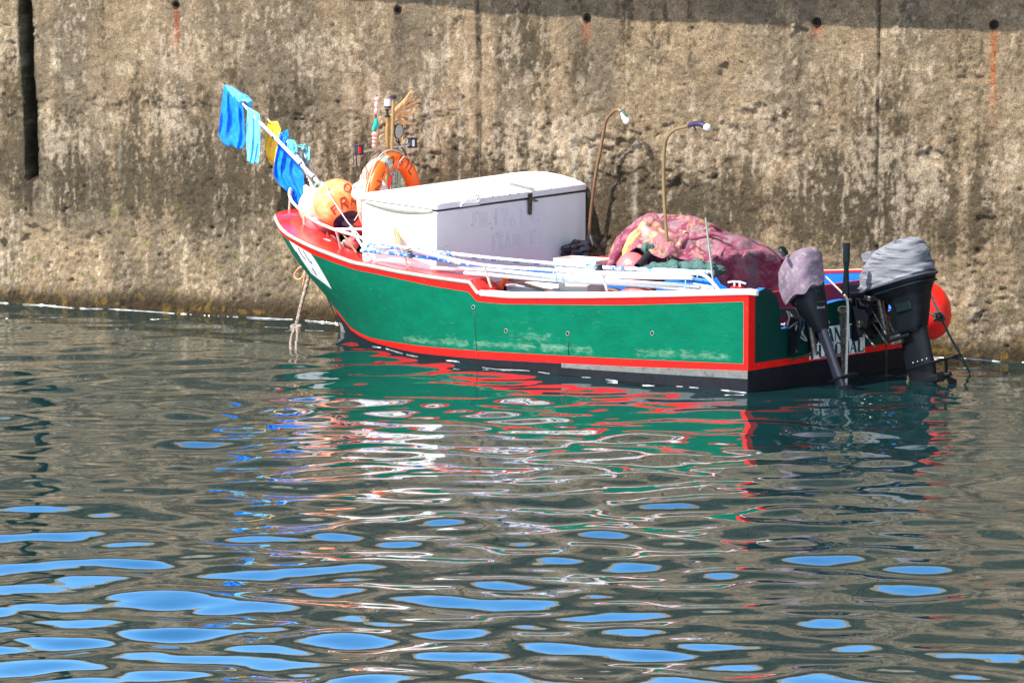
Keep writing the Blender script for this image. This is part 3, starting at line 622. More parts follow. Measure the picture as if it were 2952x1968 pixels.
# lid: domed across its short side, lip along the front
R=[]
for s in [0,.006]+list(np.linspace(.03,.97,14))+[.994,1]:
    o=A+eL*s-fN*0+nrm*.018; e=0 if .02<s<.98 else (.014 if s in(0,1) else .004); ring=[]
    hgt=lambda t: .052+.055*math.sin(math.pi*min(max(t,0),1))**.8*(.6+.55*s)
    for t in np.linspace(0,1,17): ring.append(o+eW*(t*1.0)-fN*0+nrm*(hgt(t)-e)+(fN*(.012-e) if t==0 else 0))
    ring.append(o+eW*1.0+nrm*0); ring.append(o+eW*.5+nrm*0); ring.append(o+fN*(.012-e)+nrm*0)
    R.append(ring)
lid=MB().loft(R).build('lid',M['white'],frz,angle=50,bevel=.006)
# shadow gap under the left end of the lid, put in as a grey strip
q=MB(); top=[A+eW*t+sN*.004+nrm*.016 for t in np.linspace(.04,.96,14)]; bot=[A+eW*t+sN*.006-nrm*(.052*math.sin(math.pi*t)**.9) for t in np.linspace(.04,.96,14)]
q.grid([top,bot]); q.build('lid_skirt',M['rail'],frz,solid=.004)
# lid handle: moulded loop at the front
def fp(x,y,off=.0): 
    p=onu(x,y,UFZ); return W(*p)+fN*off
q=MB(); hp=[fp(1322,594,.02),fp(1340,575,.03),fp(1366,562,.035),fp(1373,575,.035),fp(1376,588,.02)]; q.tube(spline(hp,6),.0085,8)
q.prism([fp(1320,597,.014),fp(1376,590,.014),fp(1376,582,.014),fp(1345,583,.014),fp(1322,588,.014)],fN*.016); hd=q.build('lid_handle',M['white'],frz,bevel=.003)
for x,y in((1327,589),(1373,583)): MB().lathe(fp(x,y,.03),fN,[(0,.005),(.003,.005),(.003,0)],8).build('screw',M['rust'],hd)
q=MB(); q.prism([fp(1517,558,.016),fp(1530,556,.016),fp(1530,617,.010),(fp(1525,620,.010)),fp(1519,617,.010)],fN*.004); q.prism([fp(1517,571,.018),fp(1530,570,.018),fp(1540,580,.05),fp(1530,582,.05)],nrm*.004); latch=q.build('latch_strap',M['steel'],frz,bevel=.001)
q=MB(); q.prism([A+eL*.62+fN*.014+nrm*.085,A+eL*.645+fN*.014+nrm*.085,A+eL*.60+eW*.25+nrm*.120,A+eL*.58+eW*.25+nrm*.120],nrm*.004); q.build('strap_tail',M['chrome'],latch)
# outlined hand lettering, thin grey strokes
OUT={'F':[[(.1,0),(.1,1),(.8,1),(.8,.85),(.3,.85),(.3,.6),(.6,.6),(.6,.45),(.3,.45),(.3,0)]],'N':[[(.1,0),(.1,1),(.3,1),(.7,.3),(.7,1),(.9,1),(.9,0),(.7,0),(.3,.7),(.3,0)]],
 '1':[[(.3,.8),(.5,1),(.65,1),(.65,0),(.45,0),(.45,.75)]],'7':[[(.1,1),(.9,1),(.5,0),(.3,0),(.65,.85),(.1,.85)]],'6':[[(.7,1),(.4,.8),(.2,.45),(.25,.1),(.5,0),(.8,.12),(.85,.4),(.6,.55),(.35,.45)]],
 'L':[[(.1,1),(.1,0),(.9,0),(.9,.15),(.3,.15),(.3,1)]],'R':[[(.1,0),(.1,1),(.6,1),(.85,.8),(.6,.55),(.9,0),(.65,0),(.4,.5),(.3,.5),(.3,0)],[(.3,.85),(.55,.85),(.6,.75),(.3,.65),(.3,.85)]],
 'A':[[(.05,0),(.35,1),(.6,1),(.95,0),(.7,0),(.62,.3),(.35,.3),(.28,0)],[(.4,.45),(.48,.8),(.58,.45),(.4,.45)]],'C':[[(.9,.8),(.6,1),(.2,.8),(.1,.5),(.2,.15),(.6,0),(.9,.2)]],'E':[[(.1,0),(.1,1),(.8,1),(.8,.87),(.3,.87),(.3,.57),(.7,.57),(.7,.44),(.3,.44),(.3,.14),(.85,.14)]],'S':[[(.85,.8),(.5,1),(.15,.8),(.3,.55),(.75,.45),(.85,.2),(.5,0),(.1,.15)]]}
def outl(ch,p00,p10,p01,mt,parent,r=.0016,sk=None):
    o=np.array(p00); ex=np.array(p10)-o; ey=np.array(p01)-o; q=MB()
    for pl in OUT[ch]: q.tube([o+ex*x+ey*y for x,y in pl],r,4)
    q.build('drawn_letter',mt,parent)
def row(word,boxes,mt,parent,r=.0016):
    for ch,(x0,y0,x1,y1) in zip(word,boxes): outl(ch,fp(x0,y1,.002),fp(x1,y1-.125*(x1-x0),.002),fp(x0,y0,.002),mt,parent,r)
row('FN',[(1361,612,1380,656),(1380,614,1406,657)],M['greyink'],body); row('1761L',[(1423,604,1434,650),(1444,603,1465,650),(1467,614,1488,656),(1490,604,1512,651),(1530,597,1556,642)],M['greyink'],body)
row('FRANCES',[(1418,676,1434,722),(1436,668,1452,720),(1455,668,1472,716),(1476,678,1498,712),(1500,676,1516,710),(1528,664,1546,706),(1550,676,1564,702)],M['greyink'],body,.0012)
# paint specks and rust chips
for k in range(22):
    x=rng.uniform(1280,1670); y=rng.uniform(610,730); MB().lathe(fp(x,y,.002),fN,[(0,rng.uniform(.002,.006)),(.001,.001)],6).build('paint_speck',M['ink'],body)
for s_ in (.26,.30,.345,.40,.475,.53,.75,.9,.36): MB().box(A+eL*s_+fN*.0125+nrm*.066,(unit(eL)*rng.uniform(.004,.012),fN*.001,nrm*rng.uniform(.002,.004))).build('rust_chip',M['rust'],lid)
# ================================================================== BUOYS ON THE FOREDECK
def sphere_thing(name,px,py,v,r,axd,mt,label,group=None,el=1.0,endm=None,rib=0,endf=.22):
    c=W(onv(px,py,v)); ax=unit(axd); up=unit(np.cross(ax,[.3,.2,1.])); w=np.cross(ax,up)
    t=thing(name,label,'buoy',c-Z*r,group)
    q=MB(); q.ell(c,(up*r,w*r,ax*r*el),36,26,disp=(lambda d:.006*math.sin(d[2]*14)) if rib else None,mf=(lambda i,j:1 if i<26*endf*.7 else 0) if endm else None)
    bd=q.build('float_body',[mt,endm] if endm else mt,t)
    MB().lathe(c+ax*r*el*.96,ax,[(0,r*.28),(.02,r*.24),(.045,r*.12),(.06,r*.10),(.06,0)],14).build('rope_eye',endm or mt,t)
    return t,bd,c,ax
axb=-U*.15+V*.55-Z*.72+np.array([.15,-.25,0])
CV=unit(np.array([0,-1,.12]))
t1,b1,c1,ax1=sphere_thing('buoy',974,588,.22,.208,unit(np.array([.38,-.55,-.66])),M['orange'],'large bright orange buoy with painted letters and a dark navy end, on the foredeck','buoys stowed on the foredeck',1.05,M['navy'],endf=.26)
sphere_thing('buoy',918,600,.10,.170,unit(np.array([-.5,.3,.8])),M['paleorange'],'pale faded orange buoy tucked to the left of the lettered orange one','buoys stowed on the foredeck',1.05)
sphere_thing('buoy',920,648,.18,.115,unit(np.array([-.5,-.5,-.4])),M['pinkbuoy'],'pink buoy lying underneath the pale orange one','buoys stowed on the foredeck',1.0)
sphere_thing('buoy',953,697,.34,.058,unit(np.array([-.2,-.5,.6])),M['pinkbuoy'],'smallest pinkish float low in the bow well beside the deck cleat','buoys stowed on the foredeck',1.0)
sphere_thing('buoy',1013,704,.45,.062,unit(np.array([.3,-.5,.5])),M['pinkbuoy'],'small reddish float low in the bow beside the freezer corner','buoys stowed on the foredeck',1.0)
# FRAN lettering wrapped on the ball
GS={'F':[[(0,0),(0,1),(.8,1)],[(0,.55),(.6,.55)]],'R':[[(0,0),(0,1),(.6,1),(.75,.78),(.6,.55),(0,.5)],[(.3,.5),(.85,0)]],'A':[[(0,0),(.05,.7),(.4,1),(.75,.7),(.8,0)],[(.05,.42),(.78,.42)]],'N':[[(0,0),(0,1),(.8,0),(.8,1)]],'O':[[(.1,.5),(.2,.85),(.5,1),(.8,.85),(.9,.5),(.8,.15),(.5,0),(.2,.15),(.1,.5)],[(.25,.6),(.6,.4)]],
 'M':[[(0,0),(0,1),(.45,.4),(.9,1),(.9,0)]],'7':[[(0,1),(.8,1),(.35,0)],[(.2,.5),(.7,.5)]],'1':[[(.2,.8),(.5,1),(.5,0)]],'6':[[(.7,1),(.2,.5),(.3,.05),(.7,.05),(.8,.4),(.3,.45)]],'L':[[(0,1),(0,0),(.7,0)]],'-':[[(.1,.5),(.8,.5)]]}
def onball(px,py,c,r):
    d=unit(ray(px,py)); o=CAM-c; bb=o@d; cc=o@o-r*r; D=bb*bb-cc
    return CAM+d*(-bb-math.sqrt(max(D,0)))
def ballrow(ch,p0,px,py_,r=.0075,mt=None,cc=None,R=None,parent=None,bias=.0):
    for pl in GS[ch]:
        q=[]
        for k in range(len(pl)-1):
            for t in np.linspace(0,1,6): 
                x=pl[k][0]*(1-t)+pl[k+1][0]*t; y=pl[k][1]*(1-t)+pl[k+1][1]*t; q.append(onball(p0[0]+px[0]*x+py_[0]*y,p0[1]+px[1]*x+py_[1]*y,c1,.214))
        MB().tube(q,r,6).build('painted_letter',M['ink'],b1)
ballrow('F',(967,619),(18,-13),(-14,-19)); ballrow('R',(986,603),(21,-7),(-5,-30)); ballrow('A',(1013,593),(17,-4),(-1,-28)); ballrow('N',(1034,588),(10,-4),(-2,-22),.004); ballrow('O',(987,548),(24,8),(4,-22),.004)
# lashing line over the buoy
def line(name,pts,r,mt,label,cat='rope',n=6,sp=6,twist=None,group=None):
    P=[np.array(p,float) for p in pts]; 
    if sp: P=spline(P,sp)
    return single(name,MB().tube(P,r,n,twist=twist),mt,label,cat,P[0],group)
q=[W(onv(x,y,v)) for x,y,v in [(937,530,.40),(950,560,.44),(975,600,.50),(1002,640,.56),(1020,660,.60),(1060,712,.72)]]
line('lashing_line',q,.005,M['rope_white'],'thin pale lashing line drawn tight across the lettered orange buoy')
line('lashing_line',[W(onv(x,y,v)) for x,y,v in [(1037,590,.40),(1036,610,.46),(1022,636,.5)]],.005,M['rope_white'],'short pale line hanging beside the navy end of the orange buoy')
# white sack behind the freezer corner
c=W(onv(1066,545,.35)); q=MB(); q.ell(c-Z*.02,(np.array([.15,0,0]),np.array([0,.12,0]),Z*.12),30,22,disp=lambda d:.10*math.sin(3*d[0]+2*d[1]*2)+.05*math.sin(9*d[0]+5*d[2]))
single('sack',q,M['sack'],'soft white cloth sack poking up behind the corner of the freezer','sack',c-Z*.12)
q=MB(); q.tube(spline([W(onv(x,y,.36)) for x,y in [(985,712),(992,695),(1000,700),(1004,722),(990,730)]],5),.012,7,twist=(.5,.15,3)); q.tube(spline([W(onv(x,y,.40)) for x,y in [(980,700),(990,715),(984,732)]],5),.012,7)
single('rope_coil',q,M['rope_white'],'loops of pale rope stuffed low in the bow well','rope',W(onv(985,722,.36)))
# ================================================================== FLAG POLES AT THE BOW
def flag(name,top,L_,R_,v,mt,parent,folds=3,amp=.02,seed=0,label=None):
    """cloth hung between two picture polylines (left and right edge), real folds in depth"""
    nr=26; nc=22
    def samp(pl,t):
        P=[np.array(p,float) for p in pl]; d=[0]; 
        for i in range(len(P)-1): d.append(d[-1]+np.linalg.norm(P[i+1]-P[i]))
        x=t*d[-1]; i=min(max(np.searchsorted(d,x)-1,0),len(P)-2); return P[i]+(P[i+1]-P[i])*((x-d[i])/(d[i+1]-d[i]+1e-9))
    G=[]
    for i in range(nr):
        t=i/(nr-1); l=samp(L_,t); r=samp(R_,t); rowp=[]
        for j in range(nc):
            s=j/(nc-1); p=l*(1-s)+r*s
            w=min(1,t*2.5+.1); sw=s+.10*math.sin(4.1*s+seed)+.06*math.sin(5*t+seed*2); ph=sw*folds*2*math.pi+seed+1.6*t+.9*math.sin(3*t+seed)
            off=amp*w*math.sin(ph)*(.5+float(vn(np.array(s*4.),np.array(t*2.),seed)))+amp*1.5*(float(fbm(np.array(s*5.+t*2),np.array(t*6.),3,seed+40))-.5)+.2*amp*math.sin(13*t+19*s+seed)
            rg=(4 if t>.96 else 0)*math.sin(s*9+seed)
            q_=Wv(p[0]+1.5*math.cos(ph)*w,p[1]+rg,v); rowp.append(q_+np.array([.15,-1,0])*off)
        G.append(rowp)
    o=MB().grid(G).build(name,mt,parent,angle=80,solid=.0012); 
    if label: o['label']=label
    return o
vp=.12
def polepts(pl,v): return [Wv(x,y,v) for x,y in pl]
fp1=thing('marker_pole','longest white marker pole leaning out over the bow, with big blue flag at tip','flag pole',Wv(940,548,vp),'marker poles at the bow')
MB().tube(polepts([(645,238),(650,247),(668,266),(697,295)],vp),[.006,.006,.007,.008],8).build('pole_tip',M['rubber'],fp1)
MB().tube(polepts([(697,294),(712,312),(742,345),(800,404),(868,474)],vp),[.011,.014,.015,.016,.016],10).build('pole',M['whitepole'],fp1)
MB().tube(polepts([(868,474),(905,512),(912,520)],vp),.017,10).build('pole_sleeve',M['whitepipe'],fp1)
MB().tube(polepts([(912,520),(937,548)],vp),.014,10).build('pole_butt',M['whitepole'],fp1)
for x,y in((868,474),(905,512),(790,396)): MB().tube(polepts([(x-2,y-2),(x+2,y+2)],vp),.0185,10).build('tape_band',M['rubber'],fp1)
MB().tube(spline(polepts([(906,538),(912,530),(924,527),(935,530),(940,540)],vp+.03),5),.010,8).build('lashing',M['f_teal'],fp1)
flag('flag',0,[(646,244),(640,300),(634,350),(632,392),(644,412),(652,418)],[(690,270),(700,310),(704,360),(706,410),(699,425),(694,430)],vp+.01,M['f_blue'],fp1,3,.022,1,'big blue flag hanging from the pole tip')
flag('flag',0,[(648,245),(660,262),(676,285),(690,295)],[(668,250),(690,263),(715,275),(731,292)],vp+.03,M['f_light'],fp1,2,.02,2,'crumpled light blue top of the flag wrapped round the pole')
flag('flag',0,[(695,288),(702,300),(710,318)],[(726,290),(729,305),(716,320)],vp-.02,M['f_light'],fp1,2,.015,3,'torn light blue tail')
flag('flag',0,[(714,308),(712,350),(710,400),(713,440),(712,468)],[(748,328),(752,360),(751,400),(747,440),(744,473)],vp+.015,M['f_light'],fp1,2,.012,4,'narrow light blue flag hanging further down the pole')
fp2=thing('marker_pole','marker pole behind the longest one, with a yellow flag above a large crumpled blue flag','flag pole',Wv(905,550,-.02),'marker poles at the bow')
MB().tube(polepts([(772,344),(800,376),(812,386),(830,410),(850,440),(872,470),(885,505),(905,548)],-.02),[.006,.008,.010,.012,.013,.014,.014,.014],10).build('pole',M['whitepole'],fp2)
for x,y in((884,508),(889,517),(893,526)): MB().tube(polepts([(x-2,y-4),(x+1,y+2)],-.02),.017,10).build('tape_band',M['rubber'],fp2)
flag('flag',0,[(773,350),(768,390),(763,420),(766,445),(774,462)],[(800,350),(811,375),(804,400),(795,440),(792,478)],-.01,M['f_yellow'],fp2,2,.012,5,'yellow flag')
flag('flag',0,[(806,380),(798,430),(789,478),(789,505),(800,528),(828,552),(846,588)],[(850,410),(862,450),(871,492),(876,530),(880,560),(882,580),(868,592)],-.01,M['f_blue'],fp2,3,.026,6,'large crumpled blue flag hanging down to the bow deck')
flag('flag',0,[(812,384),(815,395)],[(830,372),(831,392)],0.0,M['f_blue'],fp2,1,.01,7)
flag('flag',0,[(828,403),(830,425),(842,445)],[(850,404),(856,424),(858,440)],.01,M['f_light'],fp2,2,.014,8,'light blue rag knotted below the yellow flag')
fp3=thing('marker_pole','shortest marker pole of the bow group, with a pale teal rag tied to its tip','flag pole',Wv(912,520,-.15),'marker poles at the bow')
MB().tube(polepts([(869,425),(876,440),(888,468),(903,500),(918,524)],-.15),[.010,.011,.012,.012,.012],10).build('pole',M['whitepole'],fp3)
flag('flag',0,[(860,420),(872,440),(874,470)],[(896,424),(896,450),(892,478)],-.14,M['f_teal'],fp3,2,.012,9)
flag('flag',0,[(858,418),(862,430)],[(884,414),(884,432)],-.12,M['f_teal'],fp3,1,.015,10)
# ================================================================== MAST GROUP BEHIND THE FREEZER
UM=4.42
def m_(x,y,du=0.): return Wu(x,y,UM+du)
mast=thing('light_mast','ochre light mast behind the freezer carrying navigation lights and a crossbar','mast',m_(1117,570))
MB().tube([m_(1115,560),m_(1116,415),m_(1117,336)],.018,12).build('mast_pole',M['mast'],mast)
MB().tube([m_(1050,436),m_(1078,431),m_(1118,424),m_(1160,421),m_(1188,416)],.011,10).build('crossbar',M['chrome'],mast)
MB().lathe(m_(1117,338),Z,[(0,.022),(.012,.024),(.02,.012),(.05,.010),(.066,.020),(.068,.026)],16).build('light_base',M['rubber'],mast)
al=MB().lathe(m_(1118,309),Z,[(0,.026),(.004,.028),(.062,.028),(.066,.026),(.066,0)],18).build('masthead_light',M['glass'],mast)
MB().lathe(m_(1118,310),Z,[(-.004,.029),(.010,.030),(.012,.028)],18).build('light_rim',M['navy'],al)
MB().tube([m_(1130,430,-.05),m_(1134,283,-.05)],.014,12).build('rear_post',M['mast'],mast)
MB().lathe(m_(1134,283,-.05),Z,[(-.008,.024),(.018,.026),(.022,.020),(.022,0)],16).build('post_cap',M['navy'],mast)
def navlight(x,y,sgn,lensm,nm):
    c=m_(x,y); h_=MB(); h_.box(c,(unit(V)*.030,U*.028,Z*.034)); o=h_.build(nm,M['rubber'],mast,bevel=.006)
    MB().box(c+Z*.038,(V*.034,U*.032,Z*.006)).build('light_cap',M['navy'],o,bevel=.003); MB().box(c-Z*.038,(V*.034,U*.032,Z*.005)).build('light_foot',M['navy'],o,bevel=.003)
    MB().box(c+V*sgn*.018-U*.029+V*.004,(V*.014,U*.004,Z*.028)).build('lens',lensm,o,bevel=.002)
navlight(1035,432,1,M['redlens'],'port_light'); navlight(1189,412,1,M['glass'],'starboard_light')
c=m_(1149,379); n_=unit(np.array([.86,-.5,0.])); fl=MB().lathe(c,n_,[(-.035,.0),(-.035,.03),(-.012,.062),(.0,.066),(.006,.064)],22).build('floodlight',M['rubber'],mast); MB().lathe(c+n_*.004,n_,[(0,.060),(.002,.058),(.003,0)],22).build('floodlight_face',M['lens'],fl)
MB().tube([m_(1149,403),m_(1154,424)],.008,8).build('light_bracket',M['rubber'],mast)
MB().tube([m_(1142,405),m_(1158,424),m_(1172,448)],.006,6).build('light_bracket',M['rubber'],mast)
for k in range(7):
    x=1018+k*6+rng.uniform(-2,2); pts=[m_(x+rng.uniform(20,34) if k>3 else x,438),m_(x+rng.uniform(-3,8),470),m_(x+rng.uniform(-6,8),510),m_(x+rng.uniform(-3,12),545)]
    MB().tube(spline(pts,4),.003,5).build('cable',M['rubber'],mast)
MB().tube(spline([m_(1085,430),m_(1105,445),m_(1118,470),m_(1121,490)],5),.003,5).build('cable',M['rubber'],mast)
# pink rag staff with a green knot
st=thing('ribbon_staff','thin staff wound with pink rag and a green knot, left of the mast light','staff',m_(1078,432,.06))
MB().tube([m_(1078,432,.06),m_(1087,276,.06)],.006,6).build('staff',M['rubber'],st)
q=MB(); 
for k,(y0,y1,r) in enumerate([(280,292,.022),(292,312,.019),(312,328,.018),(380,392,.026),(394,404,.024),(404,414,.021),(414,428,.018)]):
    ym=(y0+y1)/2; x=1087-(ym-276)*.06; c=m_(x,ym,.06); q=MB(); q.ell(c,(np.array([r*1.0,0,0]),np.array([0,r,0]),Z*(y1-y0)/2/330),14,9,disp=lambda d,k=k:.15*math.sin(5*d[0]+7*d[2]+k)); q.build('pink_rag',M['pinkcloth'],st)
c=m_(1083,355,.06); q=MB(); q.ell(c-Z*.01,(np.array([.024,0,.010]),np.array([0,.02,0]),np.array([.008,0,.052])),16,12,disp=lambda d:.22*math.sin(4*d[2]+3*d[0])); q.build('green_knot',M['greencloth'],st)
# dry frond bundle
q=MB(); base=m_(1124,372,.03); rr=random.Random(4)
tips=[(1192,266),(1188,276),(1196,262),(1180,282),(1205,290),(1212,291),(1200,300),(1170,290),(1204,318),(1190,330),(1195,358),(1170,362),(1166,345),(1150,330),(1200,279),(1160,300)]
tips=tips+[(x+rr.uniform(-9,6),y+rr.uniform(-8,9)) for x,y in tips[:12]]+[(x+rr.uniform(-14,4),y+rr.uniform(-4,14)) for x,y in tips[:12]]
for k,(x,y) in enumerate(tips):
    mx=(1124+x)/2+rr.uniform(-6,2); my=(345+y)/2-rr.uniform(2,12); e=m_(x,y,.03+rr.uniform(-.06,.06))
    q.tube(spline([base+np.array([rr.uniform(-.015,.015),0,0]),m_(1134+rr.uniform(-4,4),332+rr.uniform(-6,6),.03),m_(mx+6,my,.03),e],4),[.010]*4+[.009]*4+[.006]*4+[.0015],5)
single('palm_frond',q,M['frond'],'dry orange-brown frond tied beside the mast, fanning out to the right','frond',base)
q=MB()
for k in range(34):
    x=1096+rr.uniform(0,62); y=rr.uniform(335,420); 
    if abs(x-1118)<5 : continue
    q.tube([m_(x,y,.02),m_(x+rr.uniform(-9,9),y+rr.uniform(-12,12),.02),m_(x+rr.uniform(-14,14),y+rr.uniform(-8,14),.04)],rr.uniform(.002,.005),5)
single('orange_netting',q,M['frond'],'tangle of orange netting bound round the foot of the mast lights','netting',m_(1118,420,.02))
# ================================================================== LIFEBUOYS
def lifebuoy(cpx,cpy,v_u,n_,R_,r_,mt,label,bands=True,sq=1.0):
    c=Wu(cpx,cpy,v_u); n_=unit(n_); a=unit(np.cross(n_,Z)); b=unit(np.cross(a,n_)); b=b*np.sign(b[2])
    t=thing('lifebuoy',label,'lifebuoy',c-b*(R_+r_),'lifebuoys behind the freezer')
    def pt(th,ph,k=1.): d=a*math.cos(th)+b*math.sin(th); return c+d*(R_+r_*k*math.cos(ph))+n_*(r_*k*sq*math.sin(ph))
    q=MB(); q.grid([[pt(2*math.pi*i/60,2*math.pi*j/20) for j in range(20)] for i in range(60)],closeu=True,closev=True); rg=q.build('ring',mt,t)
    if bands:
        for th0 in (math.radians(66),math.radians(246)):
            q=MB(); q.grid([[pt(th0+math.radians(d),2*math.pi*j/20,1.03) for j in range(20)] for d in np.linspace(-8,8,6)],closev=True); q.build('reflective_band',M['band'],t)
    for k in range(4 if bands else 0):
        th0=math.radians(118+90*k); q=MB(); L_=[pt(th0+math.radians(x),0,1.05+.35*math.sin(math.pi*(x/90))) for x in np.linspace(0,90,12)]; q.tube(L_,.005,6); q.build('grab_line',M['rope_white'],t)
    return t,rg,pt,c
t2,rg2,pt2,_=lifebuoy(1098,574,UM+.16,[.86,-.50,.05],.29,.06,M['ringpale'],'faded pink lifebuoy standing behind the orange one, only its left edge showing',False,.8)
t1b,rg1,pt1,cc1=lifebuoy(1134,570,UM-.06,[.84,-.54,.03],.312,.068,M['ringorange'],'bright orange lifebuoy with black hand lettering, propped against the mast behind the freezer',True,.9)
def ringtext(ch,th0,size=.085):
    for pl in GS[ch]:
        q=[]
        for k in range(len(pl)-1):
            for t in np.linspace(0,1,4):
                x=pl[k][0]*(1-t)+pl[k+1][0]*t; y=pl[k][1]*(1-t)+pl[k+1][1]*t
                q.append(pt1(th0-(x-.4)*size/.30*sg_,math.radians(90)-(y-.5)*1.35,1.02))
        MB().tube(q,.004,5).build('painted_mark',M['blackink'],rg1)
sg_=-1
for ch,dg in (('N',158),('-',138),('1',122),('7',106),('6',84),('1',64),('L',46)): ringtext(ch,math.radians(180-dg))
q=MB()
for k in range(16):
    x=1122+k*2.9; o=rng.uniform(-.02,.02); q.tube(spline([m_(1143+rng.uniform(-7,7),486,o),m_(x,505,o),m_(x+(x-1143)*.15,545,o)],4),.0085,6,twist=(.7,.12,3))
single('rope_hank',q,M['rope_mix'],'hank of pale green and white rope hanging through the middle of the orange lifebuoy','rope',m_(1143,486))
q=MB(); q.tube([m_(1128,505,-.03),m_(1126,520,-.03),m_(1119,548,-.03)],.012,10); single('red_handle',q,M['redlens'],'small red stick standing inside the orange lifebuoy beside the rope hank','stick',m_(1119,548,-.03))
MB().tube(spline([pt1(math.radians(104),math.radians(60),1.2),pt1(math.radians(92),math.radians(95),1.12),pt1(math.radians(96),math.radians(150),1.1)],5),.004,5).build('string',M['rope_white'],t1b)
# ================================================================== OUTBOARD ENGINES
def sring(c,ea,ev,la,lw,p=3.2,n=36,f=None,aft=1.0):
    R=[]
    for k in range(n):
        th=2*math.pi*k/n; cx,sx=math.cos(th),math.sin(th); x=math.copysign(abs(cx)**(2/p),cx); y=math.copysign(abs(sx)**(2/p),sx)
        g=1+(f(th) if f else 0); R.append(c+ea*(x*la*g)+ev*(y*lw*g))
    return R
def outboard(name_label,ve,secs,tiltd,steer,mats,wr_,cat='outboard motor'):
    eg=[Wv(x,y,ve) for x,y,*_ in secs]
    return eg
tl=math.radians(18)
CG=mat('grey_pleated_canvas',(.20,.205,.225),.85,var=.4,scale=3.2,bump=1.0,bscale=16,c2=(.05,.052,.065),thr=(.50,.64),spec=.3)  # dark second colour paints the shade in the folds
# slanting pleats: stretch the texture along the fore-aft direction of the cover
for nd in CG.node_tree.nodes:
    if nd.type=='MAPPING': nd.inputs['Rotation'].default_value=(math.radians(12),math.radians(-14),math.radians(40)); nd.inputs['Scale'].default_value=(.6,.9,7.)
def motor(ve,tl,steer,label,cover,body,lower,covmat,cowmat,legmat,wr,baseP,hem=0.):
    t=thing('outboard_motor',label,'outboard motor',Wv(*baseP,ve),'outboard motors on the transom')
    A_=-U*math.cos(steer)+V*math.sin(steer); A_=unit(A_); ev=unit(np.cross(Z,A_)); ea=unit(A_*math.cos(tl)+Z*math.sin(tl)); ez=unit(np.cross(ev,ea)); ez=ez*np.sign(ez[2])
    def lo(secs,f=None,p=3.2): 
        pp=spline([Wv(x,y,ve) for x,y,_,_ in secs],5); la=np.interp(np.linspace(0,len(secs)-1,len(pp)),range(len(secs)),[s[2] for s in secs]); lw=np.interp(np.linspace(0,len(secs)-1,len(pp)),range(len(secs)),[s[3] for s in secs])
        return MB().loft([sring(c,ea,ev,a,b,p,40,(lambda th,i=i:f(th,i)) if f else None) for i,(c,a,b) in enumerate(zip(pp,la,lw))])
    cm_=lo(cover,wr,3.0); nr_=len(cm_.v)//40; cc_=Wv(*cover[-1][:2],ve)
    for i in range(len(cm_.v)):
        f=((i//40)/(nr_-1))**3; d=(np.array(cm_.v[i])-cc_)@unit(U*.7+V*.7)/.2; cm_.v[i]=tuple(np.array(cm_.v[i])-ez*hem*f*(d*.8+.1+.25*math.sin(d*9)))
    cv=cm_.build('cover',covmat,t,angle=60)
    bd=lo(body,None,3.4).build('cowling',cowmat,t,angle=40); lg=lo(lower,None,2.4).build('leg',legmat,t,angle=40)
    return t,cv,bd,lg,ea,ev,ez
wrB=lambda th,i: .018*math.sin(3*th+i*.9)+.016*math.sin(7*th-i*1.3)+.012*math.sin(i*2.1+2*th)
bigm,cv,bd,lg,ea,ev,ez=motor(-.42,tl,0.,'large outboard motor under a pleated grey canvas cover, at the far side of the transom',
 [(2600,688,.035,.04),(2598,694,.11,.10),(2590,712,.205,.160),(2584,745,.275,.180),(2583,780,.312,.190),(2586,806,.325,.195),(2588,815,.325,.195)],
 [(2588,806,.315,.185),(2594,824,.300,.176),(2610,840,.225,.150),(2622,855,.175,.125),(2630,885,.140,.105),(2632,915,.128,.095),(2631,945,.122,.090),(2631,953,.112,.08)],
 [(2630,945,.125,.060),(2638,975,.128,.055),(2648,1030,.130,.050),(2654,1055,.135,.055),(2660,1080,.13,.045),(2668,1130,.11,.035)],CG,M['engine'],M['engine'],wrB,(2630,1000))
# hem of the cover
def ringtube(c,ea,ev,la,lw,r,name,mt,parent,p=3.0):
    R=sring(c,ea,ev,la,lw,p,44); R.append(R[0]); return MB().tube(R,r,6).build(name,mt,parent)
ringtube(Wv(2588,815,-.42),ea,ev,.332,.200,.010,'cover_hem',mat('dark_hem',(.05,.055,.08),.7),bigm)
ringtube(Wv(2597,832,-.42),ea,ev,.296,.175,.008,'cowl_seam',M['engine2'],bigm,3.4)
q=MB(); c=Wv(2520,716,-.42); q.box(Wv(2508,742,-.42)+ez*.0,(ea*.05,ev*.05,ez*.045)); q.build('cover_flap',CG,bigm,bevel=.015)
# recessed panel, collar, plate, skeg, propeller
q=MB(); c=Wv(2620,878,-.42); q.box(c+(-ev if ev@V<0 else ev)*.105+ea*.02,(ea*.075,ev*.010,ez*.05)); q.build('side_panel',M['engine2'],bigm,bevel=.01)
c=Wv(2622,952,-.42); q=MB(); q.box(c-ea*.03,(ea*.16,ev*.075,ez*.022)); q.build('mount_collar',M['engine'],bigm,bevel=.01)
c=Wv(2618,968,-.42)
for s_ in (-1,1): MB().tube([c-ea*.12+ev*.085*s_,c+ea*.08+ev*.085*s_],.016,8).build('mount_cap',M['engine'],bigm)
c=Wv(2662,1050,-.42); q=MB(); R=[]
pl=[(-.13,-.05),(-.13,.05),(.02,.085),(.26,.085),(.34,.05),(.34,-.05),(.26,-.085),(.02,-.085)]
q.prism([c+ea*a+ev*b for a,b in pl],-ez*.014); plate=q.build('cavitation_plate',M['engine'],bigm,bevel=.004)
q=MB(); q.prism([c+ea*.27-ev*.006-ez*.01,c+ea*.35-ev*.006-ez*.01,c+ea*.36-ev*.006-ez*.06],ev*.012); q.build('trim_tab',M['engine'],bigm)
